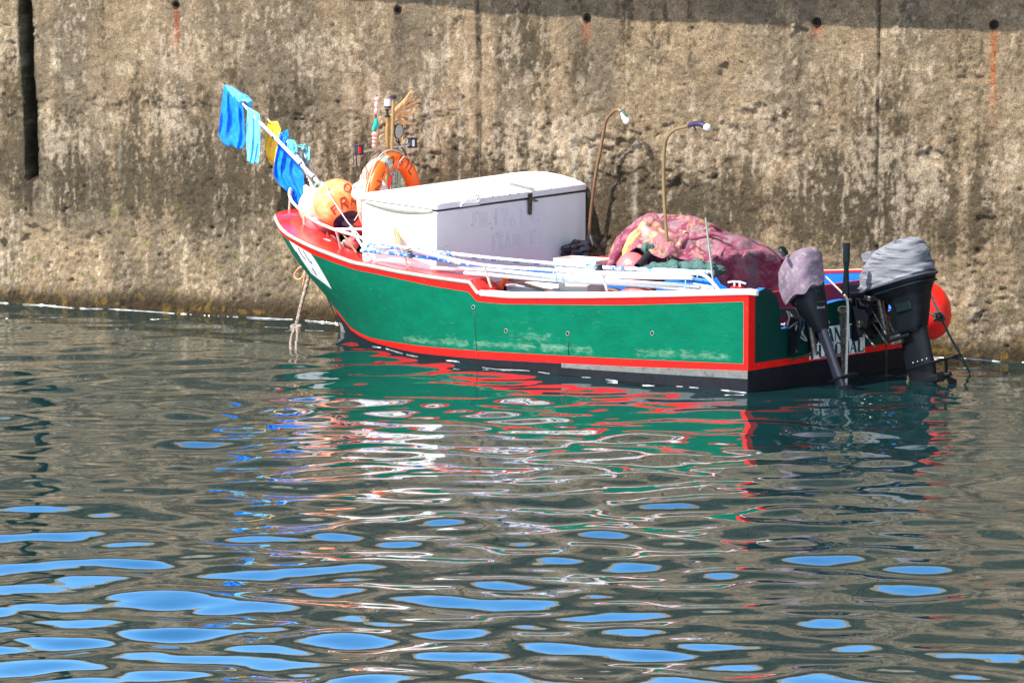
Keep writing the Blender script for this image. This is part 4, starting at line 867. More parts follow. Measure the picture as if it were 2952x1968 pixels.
q=MB(); q.tube([c-ez*.12-ea*.12,c-ez*.125+ea*.0,c-ez*.13+ea*.16],[.02,.045,.035],14); gc=q.build('gearcase',M['engine'],bigm)
pr=thing('x','x','x',c) if 0 else None
q=MB()
for k in range(3):
    th=k*2*math.pi/3+.5; d=ez*math.cos(th)+ev*math.sin(th); e=np.cross(ea,d); b0=c-ez*.13+ea*.18
    q.prism([b0+d*.02-e*.015,b0+d*.02+e*.015,b0+d*.09+e*.05+ea*.02,b0+d*.14+e*.02+ea*.01,b0+d*.11-e*.03-ea*.01],ea*.006)
q.tube([b0-ea*.02,b0+ea*.05],[.03,.018],12); q.build('propeller',M['engine'],gc)
for k in range(4): MB().ell(c+ez*.03+ea*(-.05+k*.045)+(V if ev@V>0 else V)*.06,(U*.006,V*.004,Z*.006),8,6).build('bolt',M['chrome'],bigm)
# clamp bracket: two cheeks, swivel tube, tilt rods, cables and a warning label
def bxw(px,py,v,u_,a,b,c_,name,mt,parent,rot=0,bev=.004):
    p=onv(px,py,v); P_=W(u_ if u_ is not None else p[0],p[1],p[2]); x=-U*math.cos(rot)+Z*math.sin(rot); z=np.cross(x,V); return MB().box(P_,(unit(x)*a,V*b,unit(z)*c_)).build(name,mt,parent,bevel=bev)
for v_ in(-.30,-.54):
    q=MB(); q.prism([W(.10,v_,.72),W(-.10,v_,.74),W(-.20,v_,.66),W(-.16,v_,.40),W(-.05,v_,.28),W(-.012,v_,.28),W(-.012,v_,.64),W(.10,v_,.66)],V*.022); q.build('clamp_cheek',M['engine'],bigm,bevel=.004)
MB().tube([W(-.14,-.42,.74),W(-.24,-.42,.34)],.032,12).build('swivel_tube',M['steel'],bigm)
MB().tube([W(-.02,-.60,.62),W(-.02,-.24,.62)],.018,10).build('tilt_axle',M['steel'],bigm)
for v_,a,b in ((-.36,(-.05,.66),(-.30,.33)),(-.47,(-.06,.70),(-.28,.36)),(-.42,(-.04,.50),(-.26,.26)),(-.31,(-.04,.42),(-.22,.24))):
    MB().tube([W(a[0],v_,a[1]),W(b[0],v_,b[1])],.010,8).build('tilt_rod',M['steel'],bigm)
bxw(2592,978,-.38,None,.05,.05,.035,'trim_block',M['steel'],bigm,.3)
bxw(2500,853,-.30,None,.10,.10,.018,'steering_bracket',M['steel'],bigm,-.1)
MB().tube([Wu(2438,853,-.14),Wu(2470,851,-.17),Wv(2520,852,-.40)],[.020,.024,.026],10).build('tiller_arm',M['engine'],bigm)
rr=random.Random(9)
for k in range(11):
    x=2465+rr.uniform(0,30); y=845+rr.uniform(0,25); pts=[Wu(x,y,-.08)]+[Wu(x+rr.uniform(10,110)*(i+1)/3,y+rr.uniform(0,30)+i*rr.uniform(2,26),-.10-rr.uniform(0,.08)) for i in range(3)]
    MB().tube(spline(pts,5),rr.uniform(.004,.009),6).build('hose' if k%2 else 'cable',[M['rubber'],M['steel']][k%3==0],bigm)
for k in range(9):
    x=2475+rr.uniform(0,95); y=860+rr.uniform(0,120); s_=rr.uniform(.008,.022); MB().box(Wu(x,y,-.07-rr.uniform(0,.10)),(U*s_,V*s_*1.5,Z*s_)).build('linkage',M['steel'],bigm,bevel=.003)
q=MB(); q.box(Wu(2511,938,-.075),(V*.024,U*.002,Z*.036)); lb=q.build('warning_label',M['label'],bigm); MB().box(Wu(2511,929,-.078),(V*.024,U*.002,Z*.010)).build('label_band',M['labelo'],lb)
MB().box(Wu(2511,938,-.070),(V*.075,U*.010,Z*.085)).build('bracket_plate',M['engine'],bigm,bevel=.008)
# upright tiller
MB().tube([Wu(2438,850,-.14),Wu(2440,768,-.14)],[.030,.019],10).build('tiller',M['engine'],bigm)
gr_=MB().tube([Wu(2440,768,-.14),Wu(2440,757,-.14),Wu(2440,756,-.14),Wu(2441,702,-.14),Wu(2441,700,-.14)],[.022,.024,.028,.028,.023],14).build('tiller_grip',M['engine2'],bigm)
# --- smaller motor
wrS=lambda th,i: .012*math.sin(2*th+i*.5)+.010*math.sin(5*th+i*.9)
sm,cv2,bd2,lg2,ea2,ev2,ez2=motor(.41,math.radians(19),math.radians(14),'small outboard motor under a faded lilac canvas cover, near side of the transom',
 [(2322,716,.03,.04),(2319,721,.085,.085),(2313,738,.145,.120),(2308,768,.180,.140),(2309,800,.190,.145),(2314,826,.180,.140),(2320,842,.168,.134)],
 [(2320,826,.150,.122),(2328,856,.138,.116),(2344,893,.105,.095),(2360,930,.070,.068),(2369,952,.050,.050)],
 [(2369,950,.050,.034),(2385,995,.048,.030),(2402,1045,.046,.028),(2414,1080,.05,.028),(2424,1115,.05,.02)],M['cover_lilac'],M['engine'],mat('blue_grey_leg',(.012,.014,.024),.35,var=.2,scale=10,coat=.3),wrS,(2370,950),.075)
c=Wv(2322,850,.41)
MB().box(c+ea2*.150+ez2*.03,(ea2*.008,ev2*.022,ez2*.055)).build('cover_strap',M['engine2'],sm,bevel=.004)
MB().box(Wv(2342,893,.41)+ea2*.105,(ea2*.006,ev2*.040,ez2*.018)).build('grip_pad',mat('grey_pad',(.10,.105,.14),.5),sm,bevel=.004)
MB().box(Wv(2342,887,.41)+ea2*.105+ez2*.02,(ea2*.008,ev2*.042,ez2*.004)).build('lip',M['rubber'],sm)
c=Wv(2414,1092,.41); q=MB(); q.prism([c+ea2*a+ev2*b for a,b in [(-.06,-.04),(-.06,.04),(.05,.06),(.20,.055),(.22,0),(.20,-.055),(.05,-.06)]],-ez2*.010); q.build('cavitation_plate',M['engine'],sm,bevel=.003)
q=MB(); q.tube([c-ez2*.1-ea2*.08,c-ez2*.1+ea2*.12],[.03,.03],12); g2=q.build('gearcase',M['engine'],sm)
for v_ in(.28,.54):
    q=MB(); q.prism([W(.09,v_,.60),W(-.08,v_,.62),W(-.14,v_,.52),W(-.11,v_,.34),W(-.03,v_,.24),W(-.012,v_,.24),W(-.012,v_,.52),W(.09,v_,.54)],V*.018); q.build('clamp_cheek',M['engine'],sm,bevel=.004)
for v_ in(.33,.50):
    MB().tube([W(.06,v_,.47),W(.13,v_,.47)],.009,8).build('clamp_screw',M['chrome'],sm); MB().lathe(W(.05,v_,.47),U,[(0,0),(0,.022),(.012,.022),(.012,0)],12).build('clamp_pad',M['chrome'],sm)
MB().tube([W(-.09,.41,.60),W(-.16,.41,.24)],.024,10).build('swivel_tube',M['steel'],sm)
MB().tube([W(-.07,.60,.22),W(-.07,.22,.24)],.012,8).build('tilt_pin',M['steel'],sm)
for k in range(7):
    x=2262+rr.uniform(0,40); y=895+rr.uniform(0,30); pts=[Wu(x,y,-.05)]+[Wu(x+rr.uniform(0,18)*(i+1),y+rr.uniform(8,38)*(i+1)*.8,-.06-rr.uniform(0,.05)) for i in range(3)]
    MB().tube(spline(pts,5),rr.uniform(.004,.010),6).build('linkage_rod',[M['steel'],M['chrome'],M['rubber']][k%3],sm)
for x,y in ((2286,955),(2285,968),(2290,1002),(2296,1012)): MB().ell(Wu(x,y,-.03),(U*.012,V*.014,Z*.014),10,8).build('bolt',M['steel'],sm)
MB().tube(spline([Wv(2262,738,.62),Wv(2252,722,.62),Wv(2250,716,.60),Wv(2258,716,.56),Wv(2268,730,.50)],4),.016,8).build('carry_handle',M['engine2'],sm)
MB().tube(spline([Wu(2290,855,-.02),Wu(2300,880,-.05),Wu(2318,905,-.06),Wu(2322,918,-.06)],4),.014,8).build('fuel_hose',M['blue'],sm)
# small transom fittings
for x,y in ((2188,940),(2256,987)): MB().lathe(Wu(x,y,-.006),-U,[(.0,0.),(.001,.010),(.004,.012),(.0,.016)],10).build('drain_hole',M['dark'],transom)
MB().ell(Wu(2388,929,-.012),(U*.012,V*.016,Z*.018),10,8).build('bung',M['chrome'],transom)
# ================================================================== BLANKET
top=[(1748,768),(1756,745),(1768,715),(1785,688),(1808,662),(1835,640),(1866,623),(1900,621),(1950,624),(1990,626),(2010,633),(2040,648),(2075,665),(2105,680),(2135,687),(2165,693),(2190,706),(2215,722),(2236,737),(2249,752)]
bot=[(1752,772),(1775,771),(1794,768),(1806,742),(1820,722),(1838,712),(1852,715),(1872,724),(1892,736),(1915,745),(1950,748),(1985,752),(2012,755),(2040,764),(2056,790),(2078,818),(2110,832),(2150,838),(2200,842),(2252,850)]
cre=[(1752,771),(1775,770),(1794,767),(1806,741),(1820,721),(1838,711),(1852,714),(1872,723),(1892,735),(1915,744),(1950,747),(1985,750),(2012,748),(2036,745),(2054,748),(2080,745),(2110,741),(2150,736),(2190,745),(2250,768)]
def rs(pl,n):
    x=np.linspace(0,len(pl)-1,n); return np.stack([np.interp(x,range(len(pl)),[p[0] for p in pl]),np.interp(x,range(len(pl)),[p[1] for p in pl])],-1)
NS=150; T_,Bt,Cr=rs(top,NS),rs(bot,NS),rs(cre,NS)
def dline(x,y,pl):
    best=1e9
    for a,b in zip(pl[:-1],pl[1:]):
        ax_,ay_=a; bx,by=b; t=max(0,min(1,((x-ax_)*(bx-ax_)+(y-ay_)*(by-ay_))/((bx-ax_)**2+(by-ay_)**2))); best=min(best,math.hypot(x-ax_-t*(bx-ax_),(y-ay_-t*(by-ay_))))
    return best
folds=[([(1770,750),(1785,708),(1815,668),(1850,646),(1878,645),(1905,665)],.035,7),([(1800,735),(1815,700),(1838,672),(1870,660)],.030,6),([(1778,742),(1800,690),(1835,655)],-.03,5),
 ([(1858,668),(1890,690),(1925,715),(1935,738)],.040,12),([(1880,652),(1910,680),(1950,690),(1970,683)],.030,6),([(1880,668),(1915,694),(1945,700)],-.035,5),
 ([(1960,660),(1990,675),(1975,692),(1960,690)],-.03,6),([(1965,700),(1985,690),(2020,682),(2070,670)],.026,6),([(1945,740),(1962,706),(1995,700)],.028,10),([(1990,700),(2040,722),(2100,742)],-.018,5),([(2000,690),(2060,700),(2120,735)],.012,8),
 ([(2150,740),(2160,790),(2165,835)],.02,8),([(2200,745),(2205,830)],-.02,7),([(2100,745),(2110,830)],.012,9),([(1900,628),(1925,650),(1945,665)],-.018,6),([(2020,655),(2080,690),(2150,705)],.015,10)]
G=[]; CC=[]
ntop=44; nfr=22
for i in range(NS):
    rowp=[]; rc=[]; f=i/(NS-1)
    tx,ty=T_[i]; bx,by=Bt[i]; cx,cy=Cr[i]
    vC=.5 if cx<2054 else onu(cx,cy,.80)[1]; vT=(-.15 if tx<2056 else float(np.interp(tx,[2056,2250],[-.15,-.42])))
    vC=.42+.08*min(1,max(0,(cx-1760)/80)) if cx<1840 else vC
    for j in range(nfr+ntop+14):
        if j<nfr:
            t=j/nfr; x=bx+(cx-bx)*t; y=by+(cy-by)*t
            p=(onu(x,y,.80) if x>2054 else onv(x,y,vC))
        elif j<nfr+ntop:
            t=(j-nfr)/(ntop-1); x=cx+(tx-cx)*t; y=cy+(ty-cy)*t; p=onv(x,y,vC+(vT-vC)*t**1.15)
        else:
            t=(j-nfr-ntop+1)/14; x,y=tx,ty; p=onv(tx,ty,vT)+np.array([0,-.45*t,-.45*t*t-.03*t]); 
        d=0
        if j<nfr+ntop:
            for pl,a,w in folds:
                dd=dline(x,y,pl)
                if dd<3*w: d+=1.9*a*math.exp(-(dd/w)**2)
            rt=float(fbm(np.array((x*.4-y*.9)/46.),np.array((x*.35+y)/30.),1,440)); d+=.045*(rt-.5)
            d+=.006*(float(fbm(np.array(x/14.),np.array(y/10.),2,400))-.5)*2
        P_=W(*p)+unit(np.array([-.1,-.75,.65]))*d; rowp.append(P_)
        # woven pattern: burgundy ground, cream scrolls, ochre blotches, grey-blue patches
        a1=float(fbm(np.array(x/26.+3),np.array(y/17.),3,410)); a2=float(fbm(np.array(x/15.),np.array(y/13.),3,420)); a3=float(fbm(np.array(x/30.),np.array(y/20.),3,430)); fr=math.sin(a1*24+x*.02)
        c_=np.array([.20,.045,.085]); cw=lambda c0,c1,w: c0*(1-w)+np.array(c1)*w
        c_=cw(c_,[.36,.14,.19],.6*float(sst(.45,.6,np.array(a3))))
        c_=cw(c_,[.52,.34,.20],.6*float(sst(.78,.93,np.array(fr)))*(1 if x<2060 else .35))
        c_=cw(c_,[.50,.35,.14],.55*float(sst(.64,.72,np.array(a2)))*(1 if x<2050 else 0))
        c_=cw(c_,[.26,.22,.23],.5*float(sst(.54,.70,np.array(1-a1)))*(1 if x>1840 else .4))
        g1=math.exp(-((x-1905)/26)**2-((y-695)/16)**2); c_=cw(c_,[.72,.52,.22],.8*g1)
        g2=math.exp(-((x-1865)/13)**2-((y-675)/22)**2); c_=cw(c_,[.42,.40,.34],.75*g2)
        g3=math.exp(-((x-2165-(y-735)*.05)/16)**2)*float(sst(715,735,np.array(y))); c_=cw(c_,[.15,.15,.16],.8*g3)
        ed=math.exp(-(dline(x,y,[(1800,735),(1815,700),(1838,672),(1870,657)])/6)**2); c_=cw(c_,[.72,.46,.20],.85*ed)
        rc.append(c_)
    G.append(rowp); CC.append(rc)
G=np.array(G); CC=np.clip(np.array(CC),.01,.9)
bl=grid_obj('blanket',G[...,0],G[...,1],G[...,2],M['blanket'],CC,'patterned burgundy and cream wool blanket thrown over gear in the stern','blanket')
md=bl.modifiers.new('Solidify','SOLIDIFY'); md.thickness=.014; md.offset=-1
bo=Vector([float(x) for x in W(1.3,.1,.3)]); bl.data.transform(Matrix.Translation(-bo)); bl.location=bo
bl['_o']=[float(x) for x in bo]
for nm,pts_,rad_,c1_,c2_ in (('rolled_fold',[(1848,664,.16),(1868,672,.22),(1892,688,.30),(1915,706,.38),(1934,724,.46),(1944,738,.50)],[.030,.060,.070,.068,.055,.030],(.30,.12,.14),(.62,.44,.20)),
  ('edge_fold',[(1757,770,.48),(1768,748,.46),(1782,722,.42),(1800,696,.34),(1822,672,.24),(1846,655,.16),(1872,650,.10),(1896,662,.10),(1920,684,.14)],[.030,.036,.038,.038,.036,.034,.032,.030,.014],(.24,.055,.10),(.40,.17,.22)),
  ('edge_fold',[(1792,762,.52),(1800,738,.50),(1814,712,.44),(1832,688,.36),(1852,672,.26),(1872,668,.20)],[.018,.022,.024,.024,.022,.012],(.60,.38,.15),(.45,.22,.14)),
  ('edge_fold',[(1964,700,.36),(1985,690,.28),(2015,684,.22),(2055,674,.14),(2100,690,.10)],[.012,.022,.024,.020,.006],(.28,.07,.12),(.42,.20,.22)),
  ('edge_fold',[(1955,664,.12),(1975,672,.20),(1978,688,.30),(1962,700,.38),(1950,722,.44),(1948,742,.50)],[.008,.022,.024,.026,.026,.012],(.30,.09,.13),(.58,.40,.20))):
    k_='fold%s'%str(c1_); mt_=mat('folded_wool_blanket',c1_,.95,var=.2,scale=5,c2=c2_,thr=(.50,.62),bump=.9,bscale=90,spec=.1)
    P_=spline([Wv(x,y,v) for x,y,v in pts_],7); rr_=np.interp(np.linspace(0,len(rad_)-1,len(P_)),range(len(rad_)),rad_)
    MB().tube(P_,[r*(1+.08*math.sin(i*.8)) for i,r in enumerate(rr_)],16).build(nm,mt_,bl)
# things half hidden under it
c=W(onv(1822,772,.52)); q=MB(); q.ell(c,(U*.125,V*.125,Z*.125),30,20); o=single('buoy',q,M['pinkbuoy'],'pink buoy with a sun-bleached top peeping out from under the blanket','buoy',c-Z*.125,'buoys stowed aft')
q=MB(); a=Wv(1874,728,.48); b=Wv(1838,768,.70); q.tube([a,b],.028,16,cap=False); q.tube([a,b+ (a-b)*.002],.022,16,cap=False); q.lathe(b,unit(b-a),[(0,.022),(0,.028)],16)
single('pipe',q,M['rubber'],'short black open-ended pipe sticking out below the blanket','pipe',b)
q=MB(); q.ell(W(onv(1866,716,.47)),(U*.05,V*.06,Z*.045),12,8,disp=lambda d:.2*math.sin(4*d[0]+5*d[1])); single('dark_cushion',q,M['tarp'],'small dark teal bundle wedged above the black pipe under the blanket','bundle',W(onv(1866,728,.30)))
q=MB()
for k,(x,y,rx,rz) in enumerate([(1895,768,.12,.05),(1945,765,.13,.06),(2010,765,.14,.065),(2045,772,.09,.06)]):
    q=MB(); q.ell(W(onv(x,y+8,.56)),(U*rx,V*.14,Z*rz),26,16,disp=lambda d,k=k:.16*math.sin(5*d[0]+6*d[1]+k)+.08*math.sin(13*d[0]+11*d[2]))
    if k==0: tp_=thing('net_heap','dark green fishing net heaped below the blanket behind the long poles','fishing net',W(onv(1970,800,.5)))
    q.build('net_fold',M['tarp'],tp_)
# ================================================================== LONG POLES LYING ON THE PORT GUNWALE
def pole(pts,v0,v1,r,mt,label,endm=None):
    P=[Wv(x,y,v0+(v1-v0)*i/(len(pts)-1)) for i,(x,y) in enumerate(pts)]; P=spline(P,5) if len(P)>2 else P
    single('long_pole',MB().tube(P,r,12),mt,label,'pole',P[0],'long poles lashed along the port rail')
G_='long poles lashed along the port rail'
pole([(1041,722),(1120,729),(1240,744),(1340,760),(1480,772),(1600,785)],.94,.90,.0155,M['bluepole2'],'chipped blue pole, lowest at the bow end, its blue tip resting over the deck')
pole([(1059,708),(1160,716),(1300,732),(1478,751),(1750,772),(1930,780),(2057,786)],.92,.72,.0185,M['bluepole'],'longest pole, white with flaking blue paint, on top of the bundle')
pole([(1207,723),(1400,742),(1600,760),(1690,768)],.87,.80,.012,M['whitepipe'],'thin white tube lying against the top of the blue-flaked pole')
pole([(1245,773),(1400,778),(1560,792),(1680,798),(1820,800),(1998,802)],.92,.88,.0165,M['whitepole'],'white pole in the middle of the bundle, forward end beside the freezer')
pole([(1332,773),(1450,782),(1600,797),(1800,812),(2018,826)],.96,.95,.0165,M['whitepole'],'white pole with a slanting cut end near the stern cleat')
pole([(1340,787),(1450,795),(1600,808),(1800,820),(1960,832),(2050,838)],.99,.93,.0165,M['whitepole'],'lowest white pole of the bundle, just above the gunwale')
pole([(1560,775),(1700,790),(1900,794),(1990,796)],.84,.82,.013,M['whitepole'],'slim grey-white pole tucked behind the middle of the bundle')
pole([(1960,803),(2000,806),(2050,812)],.86,.84,.020,M['blue'],'short stretch of bright blue pole end showing near the stern')
pole([(2000,822),(2060,832)],.90,.88,.018,M['whitepole'],'short white pole end lying beside the blue one')
for k,(x0,y0,x1,y1,v) in enumerate([(1178,715,1186,744,.97),(1598,760,1603,812,.99),(1614,786,1622,812,.99),(1728,764,1730,780,.93),(1968,780,1976,835,1.0),(2003,778,2010,800,.93)]):
    q=MB(); pts=[]
    c0=Wv(x0,y0,v); c1=Wv(x1,y1,v)
    if k in(0,3): 
        for j in range(25): th=j*1.0; pts.append((c0*(1-j/24)+c1*(j/24))+np.array([.020*math.cos(th),-.03*math.sin(th),0]))
        q.tube(pts,.005 if k==0 else .006,6)
    else: q.tube(spline([c0,c0*.6+c1*.4+np.array([.012,-.01,0]),c1],5),.005,6)
    single('lashing',q,M['rubber'] if k==3 else M['f_teal'] if k else M['rope_green'],['dark green cord binding the poles at the forward stanchion','pale green cord tied round the poles amidships','loose second green cord just aft of the amidships tie','black tape round the flaked pole','green twine hanging round the cut pole ends near the stern','knotted green twine on top of the blue pole end'][k],'cord',c0,'cords binding the poles')
# orange rag and thin white lines at the second stanchion
o_=MB(); rows_=[[Wv(1135+s*14+t*6,664+t*42+s*2,.90-.03*math.sin(5*s+2*t)) for s in np.linspace(0,1,6)] for t in np.linspace(0,1,8)]; o_.grid(rows_)
single('orange_rag',o_,M['f_yellow'],'strip of orange netting hanging from the leaning rail post in front of the freezer','rag',Wv(1137,660,.9),solid=.003)
for k,(a,b) in enumerate([((1134,668),(1118,700)),((1142,668),(1222,775)),((1170,730),(1195,775)),((1150,700),(1182,776))]):
    pass
# ================================================================== LAMP POSTS
def lamppost(pts,v,mt,label,sleeve,bulb,br,base):
    t=thing('lamp_post',label,'lamp',Wv(*base,v),'curved lamp posts on the boat')
    MB().tube(spline([Wv(x,y,v) for x,y in pts],6),.0135,12).build('curved_tube',mt,t)
    MB().tube([Wv(x,y,v) for x,y in sleeve[0]],sleeve[2],12).build('lamp_socket',sleeve[1],t)
    c=Wv(*bulb,v); d=unit(Wv(*bulb,v)-Wv(*sleeve[0][0],v)); b=MB().lathe(c-d*br*1.3,d,[(0,br*.55),(br*.3,br*.72),(br*.8,br*.97),(br*1.3,br),(br*1.8,br*.86),(br*2.15,br*.5),(br*2.28,0)],18).build('bulb',M['bulb'],t)
    return t
l1=lamppost([(1697,702),(1701,640),(1707,580),(1718,500),(1730,441),(1740,381),(1747,350),(1755,336),(1767,323),(1780,316),(1791,321)],-1.0,M['lamp_tube'],'leaning curved copper lamp post beside the freezer with a hanging white bulb',([(1794,325),(1798,336),(1801,342)],M['whitepipe'],[.016,.022,.026]),(1806,350),.028,(1697,702))
MB().tube([Wv(1788,318,-1.0),Wv(1797,325,-1.0),Wv(1806,336,-1.0)],[.012,.016,.014],8).build('socket_tape',M['tarp'],l1)
MB().tube([Wv(1698,668,-1.0),Wv(1708,706,-1.0)],.008,6).build('foot_stay',M['chrome'],l1)
l2=lamppost([(1928,790),(1923,700),(1915,580),(1913,500),(1915,440),(1920,405),(1933,384),(1952,372),(1989,362)],.45,M['tube_b'],'upright curved brass lamp post in front of the blanket with a black taped head',([(1985,363),(2000,357),(2018,357),(2034,365)],M['navy'],[.016,.020,.024,.026]),(2039,367),.028,(1928,790))
MB().tube([Wv(2000,362,.45),Wv(2006,378,.45)],[.010,.006],8).build('tape_tail',M['rubber'],l2)
single('antenna_rod',MB().tube([Wv(2034,628,.9),Wv(2050,760,.95),Wv(2058,836,1.0)],[.007,.0085,.0095],8),mat('grey_green_rod',(.22,.27,.23),.4,.3),'thin grey-green upright rod standing at the port gunwale in front of the blanket','rod',Wv(2058,836,1.0))
# ================================================================== LOOSE GEAR IN THE WELL
def wbox(px,py,v,la,lw,lh,yaw=0.,tap=.0):
    c=Wv(px,py,v); x=U*math.cos(yaw)+V*math.sin(yaw); y=np.cross(Z,x); q=MB()
    lowr=[c+x*a*(1-tap)+y*b*(1-tap) for a,b in((-la,-lw),(la,-lw),(la,lw),(-la,lw))]; up=[c+x*a+y*b+Z*lh for a,b in((-la,-lw),(la,-lw),(la,lw),(-la,lw))]
    inn_=[c+x*a*.93+y*b*.93+Z*lh for a,b in((-la,-lw),(la,-lw),(la,lw),(-la,lw))]; fl=[c+x*a*.9*(1-tap)+y*b*.9*(1-tap)+Z*.015 for a,b in((-la,-lw),(la,-lw),(la,lw),(-la,lw))]
    q.grid([lowr,up,inn_,fl],closev=True); q.add(lowr,[(0,1,2,3)]); q.add(fl,[(0,1,2,3)]); return q,c
q,c=wbox(1683,790,.15,.21,.14,.13,.1,.1); single('tub',q,M['cream'],'white open plastic tub behind the poles, in front of the black bag','tub',c,bevel=.004)
q,c=wbox(1560,862,.60,.24,.16,.115,0,.08); t_=thing('fish_crate','white slatted fish crate low in the well behind the poles','crate',c); q.build('crate_body',M['white'],t_,bevel=.004)
x_=U; 
for k in range(3): MB().box(c+V*.162+Z*(.03+.032*k),(U*.235,V*.003,Z*.003)).build('rib',M['rail'],t_)
q,c=wbox(1680,868,.68,.15,.13,.15,0,.06); single('tub',q,M['cream'],'beige plastic tub beside the fish crate, seen through the rail','tub',c,bevel=.006)
c=Wv(1765,860,.66); single('basket',MB().ell(c,(U*.12,V*.11,Z*.085),20,12),M['wood'],'brown rounded basket between the beige tub and the pink float','basket',c-Z*.085)
c=Wv(1840,862,.62); single('buoy',MB().ell(c,(U*.20,V*.12,Z*.10),24,14),M['pinkbuoy'],'long pink float lying in the well under the pole bundle','buoy',c-Z*.1,'buoys stowed aft')
single('oar',MB().tube([Wv(1452,800,.80),Wv(1520,822,.88),Wv(1610,846,.92)],[.016,.015,.012],8),M['wood'],'brown wooden handle slanting out of the well over the gunwale','oar',Wv(1610,846,.92))
q=MB(); q.tube(spline([Wv(1446,832,.84),Wv(1450,815,.84),Wv(1458,804,.84),Wv(1468,803,.84)],4),[.018]*4+[.02]*4+[.022]*4+[.02],8); single('orange_grip',q,M['ringorange'],'bent orange plastic handle beside the brown oar','handle',Wv(1446,832,.84))
c=Wv(1666,722,-.84); q=MB(); q.ell(c,(U*.12,V*.14,Z*.085),34,24,disp=lambda d:.10*math.sin(6*d[0]+5*d[1])+.10*math.sin(9*d[2]+7*d[0])+.06*math.sin(15*d[1]+4*d[2])); single('bin_bag',q,M['bag'],'crumpled black plastic bag at the far end of the freezer','bag',c-Z*.085,angle=25)
single('diagonal_stay',MB().tube([Wu(2380,797,.0),Wu(2434,850,-.12)],.008,8),M['cream'],'thin pale rod slanting down behind the small motor to the black tiller','rod',Wu(2434,850,-.12))
# ================================================================== FENDER, ROPES AND CHAIN
c=Wv(2676,895,-1.25); ax=unit(Z*.95+U*.25); up=unit(np.cross(ax,V)); w=np.cross(ax,up)
fd=thing('fender','big round red fender hanging off the far stern corner','fender',c-Z*.235)
q=MB(); q.ell(c,(up*.185,w*.185,ax*.235),36,24,disp=lambda d:.008*math.sin(12*d[2])); q.build('fender_body',M['redbuoy'],fd)
MB().lathe(c+ax*.225,ax,[(0,.06),(.03,.05),(.06,.03),(.08,.028),(.08,0)],14).build('fender_neck',M['navy'],fd)
v_=-1.0
line('fender_rope',[Wv(x,y,v_) for x,y in [(2684,850),(2692,870),(2703,893),(2712,912),(2722,935),(2742,975),(2768,1020),(2790,1062),(2797,1075)]],.0095,M['rope_green'],'dark green rope running from the red fender down into the water','rope',8,6,(.5,.12,3))
line('fender_rope',[Wv(x,y,v_) for x,y in [(2680,905),(2695,910),(2706,914)]],.009,M['rope_green'],'short dark green rope tail crossing the middle of the red fender','rope',8,4,(.5,.12,3))
q=MB(); pts=[Wv(2707+12*math.cos(t)+3*math.sin(2.3*t),912+12*math.sin(1.4*t),v_+.02*math.sin(2*t)) for t in np.linspace(0,11,46)]; q.tube(pts,.011,8); single('rope_knot',q,M['rope_green'],'bulky green rope knot against the red fender','knot',pts[0])
# bow mooring rope with knot and doubled end
vb=.0
vend=B(onz(846,1006))[1]
def vr(y): return vend*max(0,(y-772)/(1006-772))
line('mooring_rope',[Wv(x,y,vr(y)) for x,y in [(893,772),(889,800),(880,835),(872,865),(864,895),(858,922),(854,934)]],.0155,M['rope_lilac'],'thick twisted mooring rope hanging from the bow down to its knot','rope',12,8,(.55,.16,3))
q=MB(); pts=[Wv(853+13*math.cos(t),942+5*math.sin(t)+t*.9-4,vr(942)+.03*math.sin(t)) for t in np.linspace(0,14,60)]; q.tube(pts,.013,8); single('rope_knot',q,M['rope_lilac'],'fat knot in the bow mooring rope just above the water','knot',pts[0])
line('rope_tail',[Wv(x,y,vr(y)) for x,y in [(847,952),(841,970),(838,990),(839,1014)]],.0125,M['rope_lilac'],'left strand of the mooring rope below the knot, going into the water','rope',10,8,(.55,.16,3))
line('rope_tail',[Wv(x,y,vr(y)) for x,y in [(857,952),(857,975),(854,992),(854,1014)]],.0125,M['rope_lilac'],'right strand of the mooring rope below the knot, going into the water','rope',10,8,(.55,.16,3))
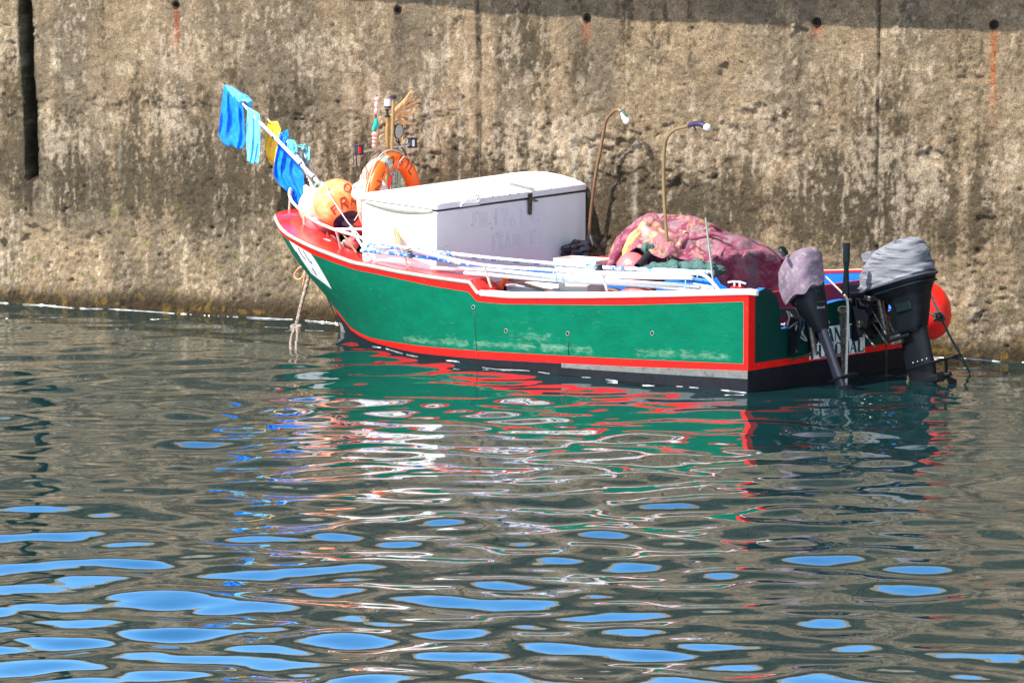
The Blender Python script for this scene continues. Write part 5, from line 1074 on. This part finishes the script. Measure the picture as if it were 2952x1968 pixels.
line('orange_string',[Wv(x,y,vb-.03) for x,y in [(884,772),(878,768),(866,770),(856,778),(849,790),(850,800),(858,805),(868,802),(875,792),(879,778),(877,800),(873,822)]],.006,M['rope_orange'],'thin orange cord tied in an open loop at the top of the bow rope','string',7,6)
MB().lathe(Wv(893,768,vb),U,[(-.03,0),(-.03,.02),(.03,.02),(.03,0)],12).build('bow_eye',M['chrome'],boat)
line('bow_line',[Wv(x,y,-.05) for x,y in [(930,830),(940,850),(955,885),(975,930),(995,985),(1000,1010)]],.0045,M['rubber'],'thin dark line hanging below the stem into the water','line',6,6)
# stern lines
line('stern_line',[Wu(x,y,-.16) for x,y in [(2434,851),(2441,862),(2444,890),(2443,960),(2440,1040),(2439,1110),(2440,1150)]],.0105,M['rope_white'],'pale taut line from the tiller straight down into the water','rope',8,6)
q=MB(); 
hk=thing('rope_bundle','mottled brown rope hanging beside the pale stern line','rope',Wu(2428,1120,-.10))
for k in range(4):
    pts=[Wu(2428+6*math.sin(j*.9+k*1.7)+j*.5,893+j*13,-.09-.02*math.cos(j*.8+k)) for j in range(19)]
    MB().tube(spline(pts,3),.010,7,twist=(.6,.15,3)).build('rope_strand',M['rope_brown'] if 'rope_brown' in M else M['rope_lilac'],hk)
MB().tube([Wu(2430+14*math.cos(t),892+9*math.sin(t),-.10) for t in np.linspace(0,6.3,14)],.007,6).build('rope_loop',M['rope_lilac'],hk)
ch_=thing('chain','thin dark chain hanging from the big motor bracket into the water','chain',Wu(2555,1110,-.12))
for k in range(26):
    c=Wu(2555,958+k*6.3,-.14); a_=(V if k%2 else U)*.007; pts=[c+a_*math.cos(t)+Z*.0135*math.sin(t) for t in np.linspace(0,2*math.pi,10)]
    MB().tube(pts,.0032,5,cap=False).build('chain_link',M['chain'],ch_)
# sun glints on the hull waterline, put in as thin pale beads
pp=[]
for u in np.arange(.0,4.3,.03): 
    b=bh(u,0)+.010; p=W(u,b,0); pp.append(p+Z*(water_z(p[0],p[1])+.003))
glint_line('foam_line_hull',pp,.0015,'thin glinting line of water along the near side of the hull',320)
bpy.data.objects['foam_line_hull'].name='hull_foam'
for o in list(bpy.data.objects):
    if '_o' in o: del o['_o']
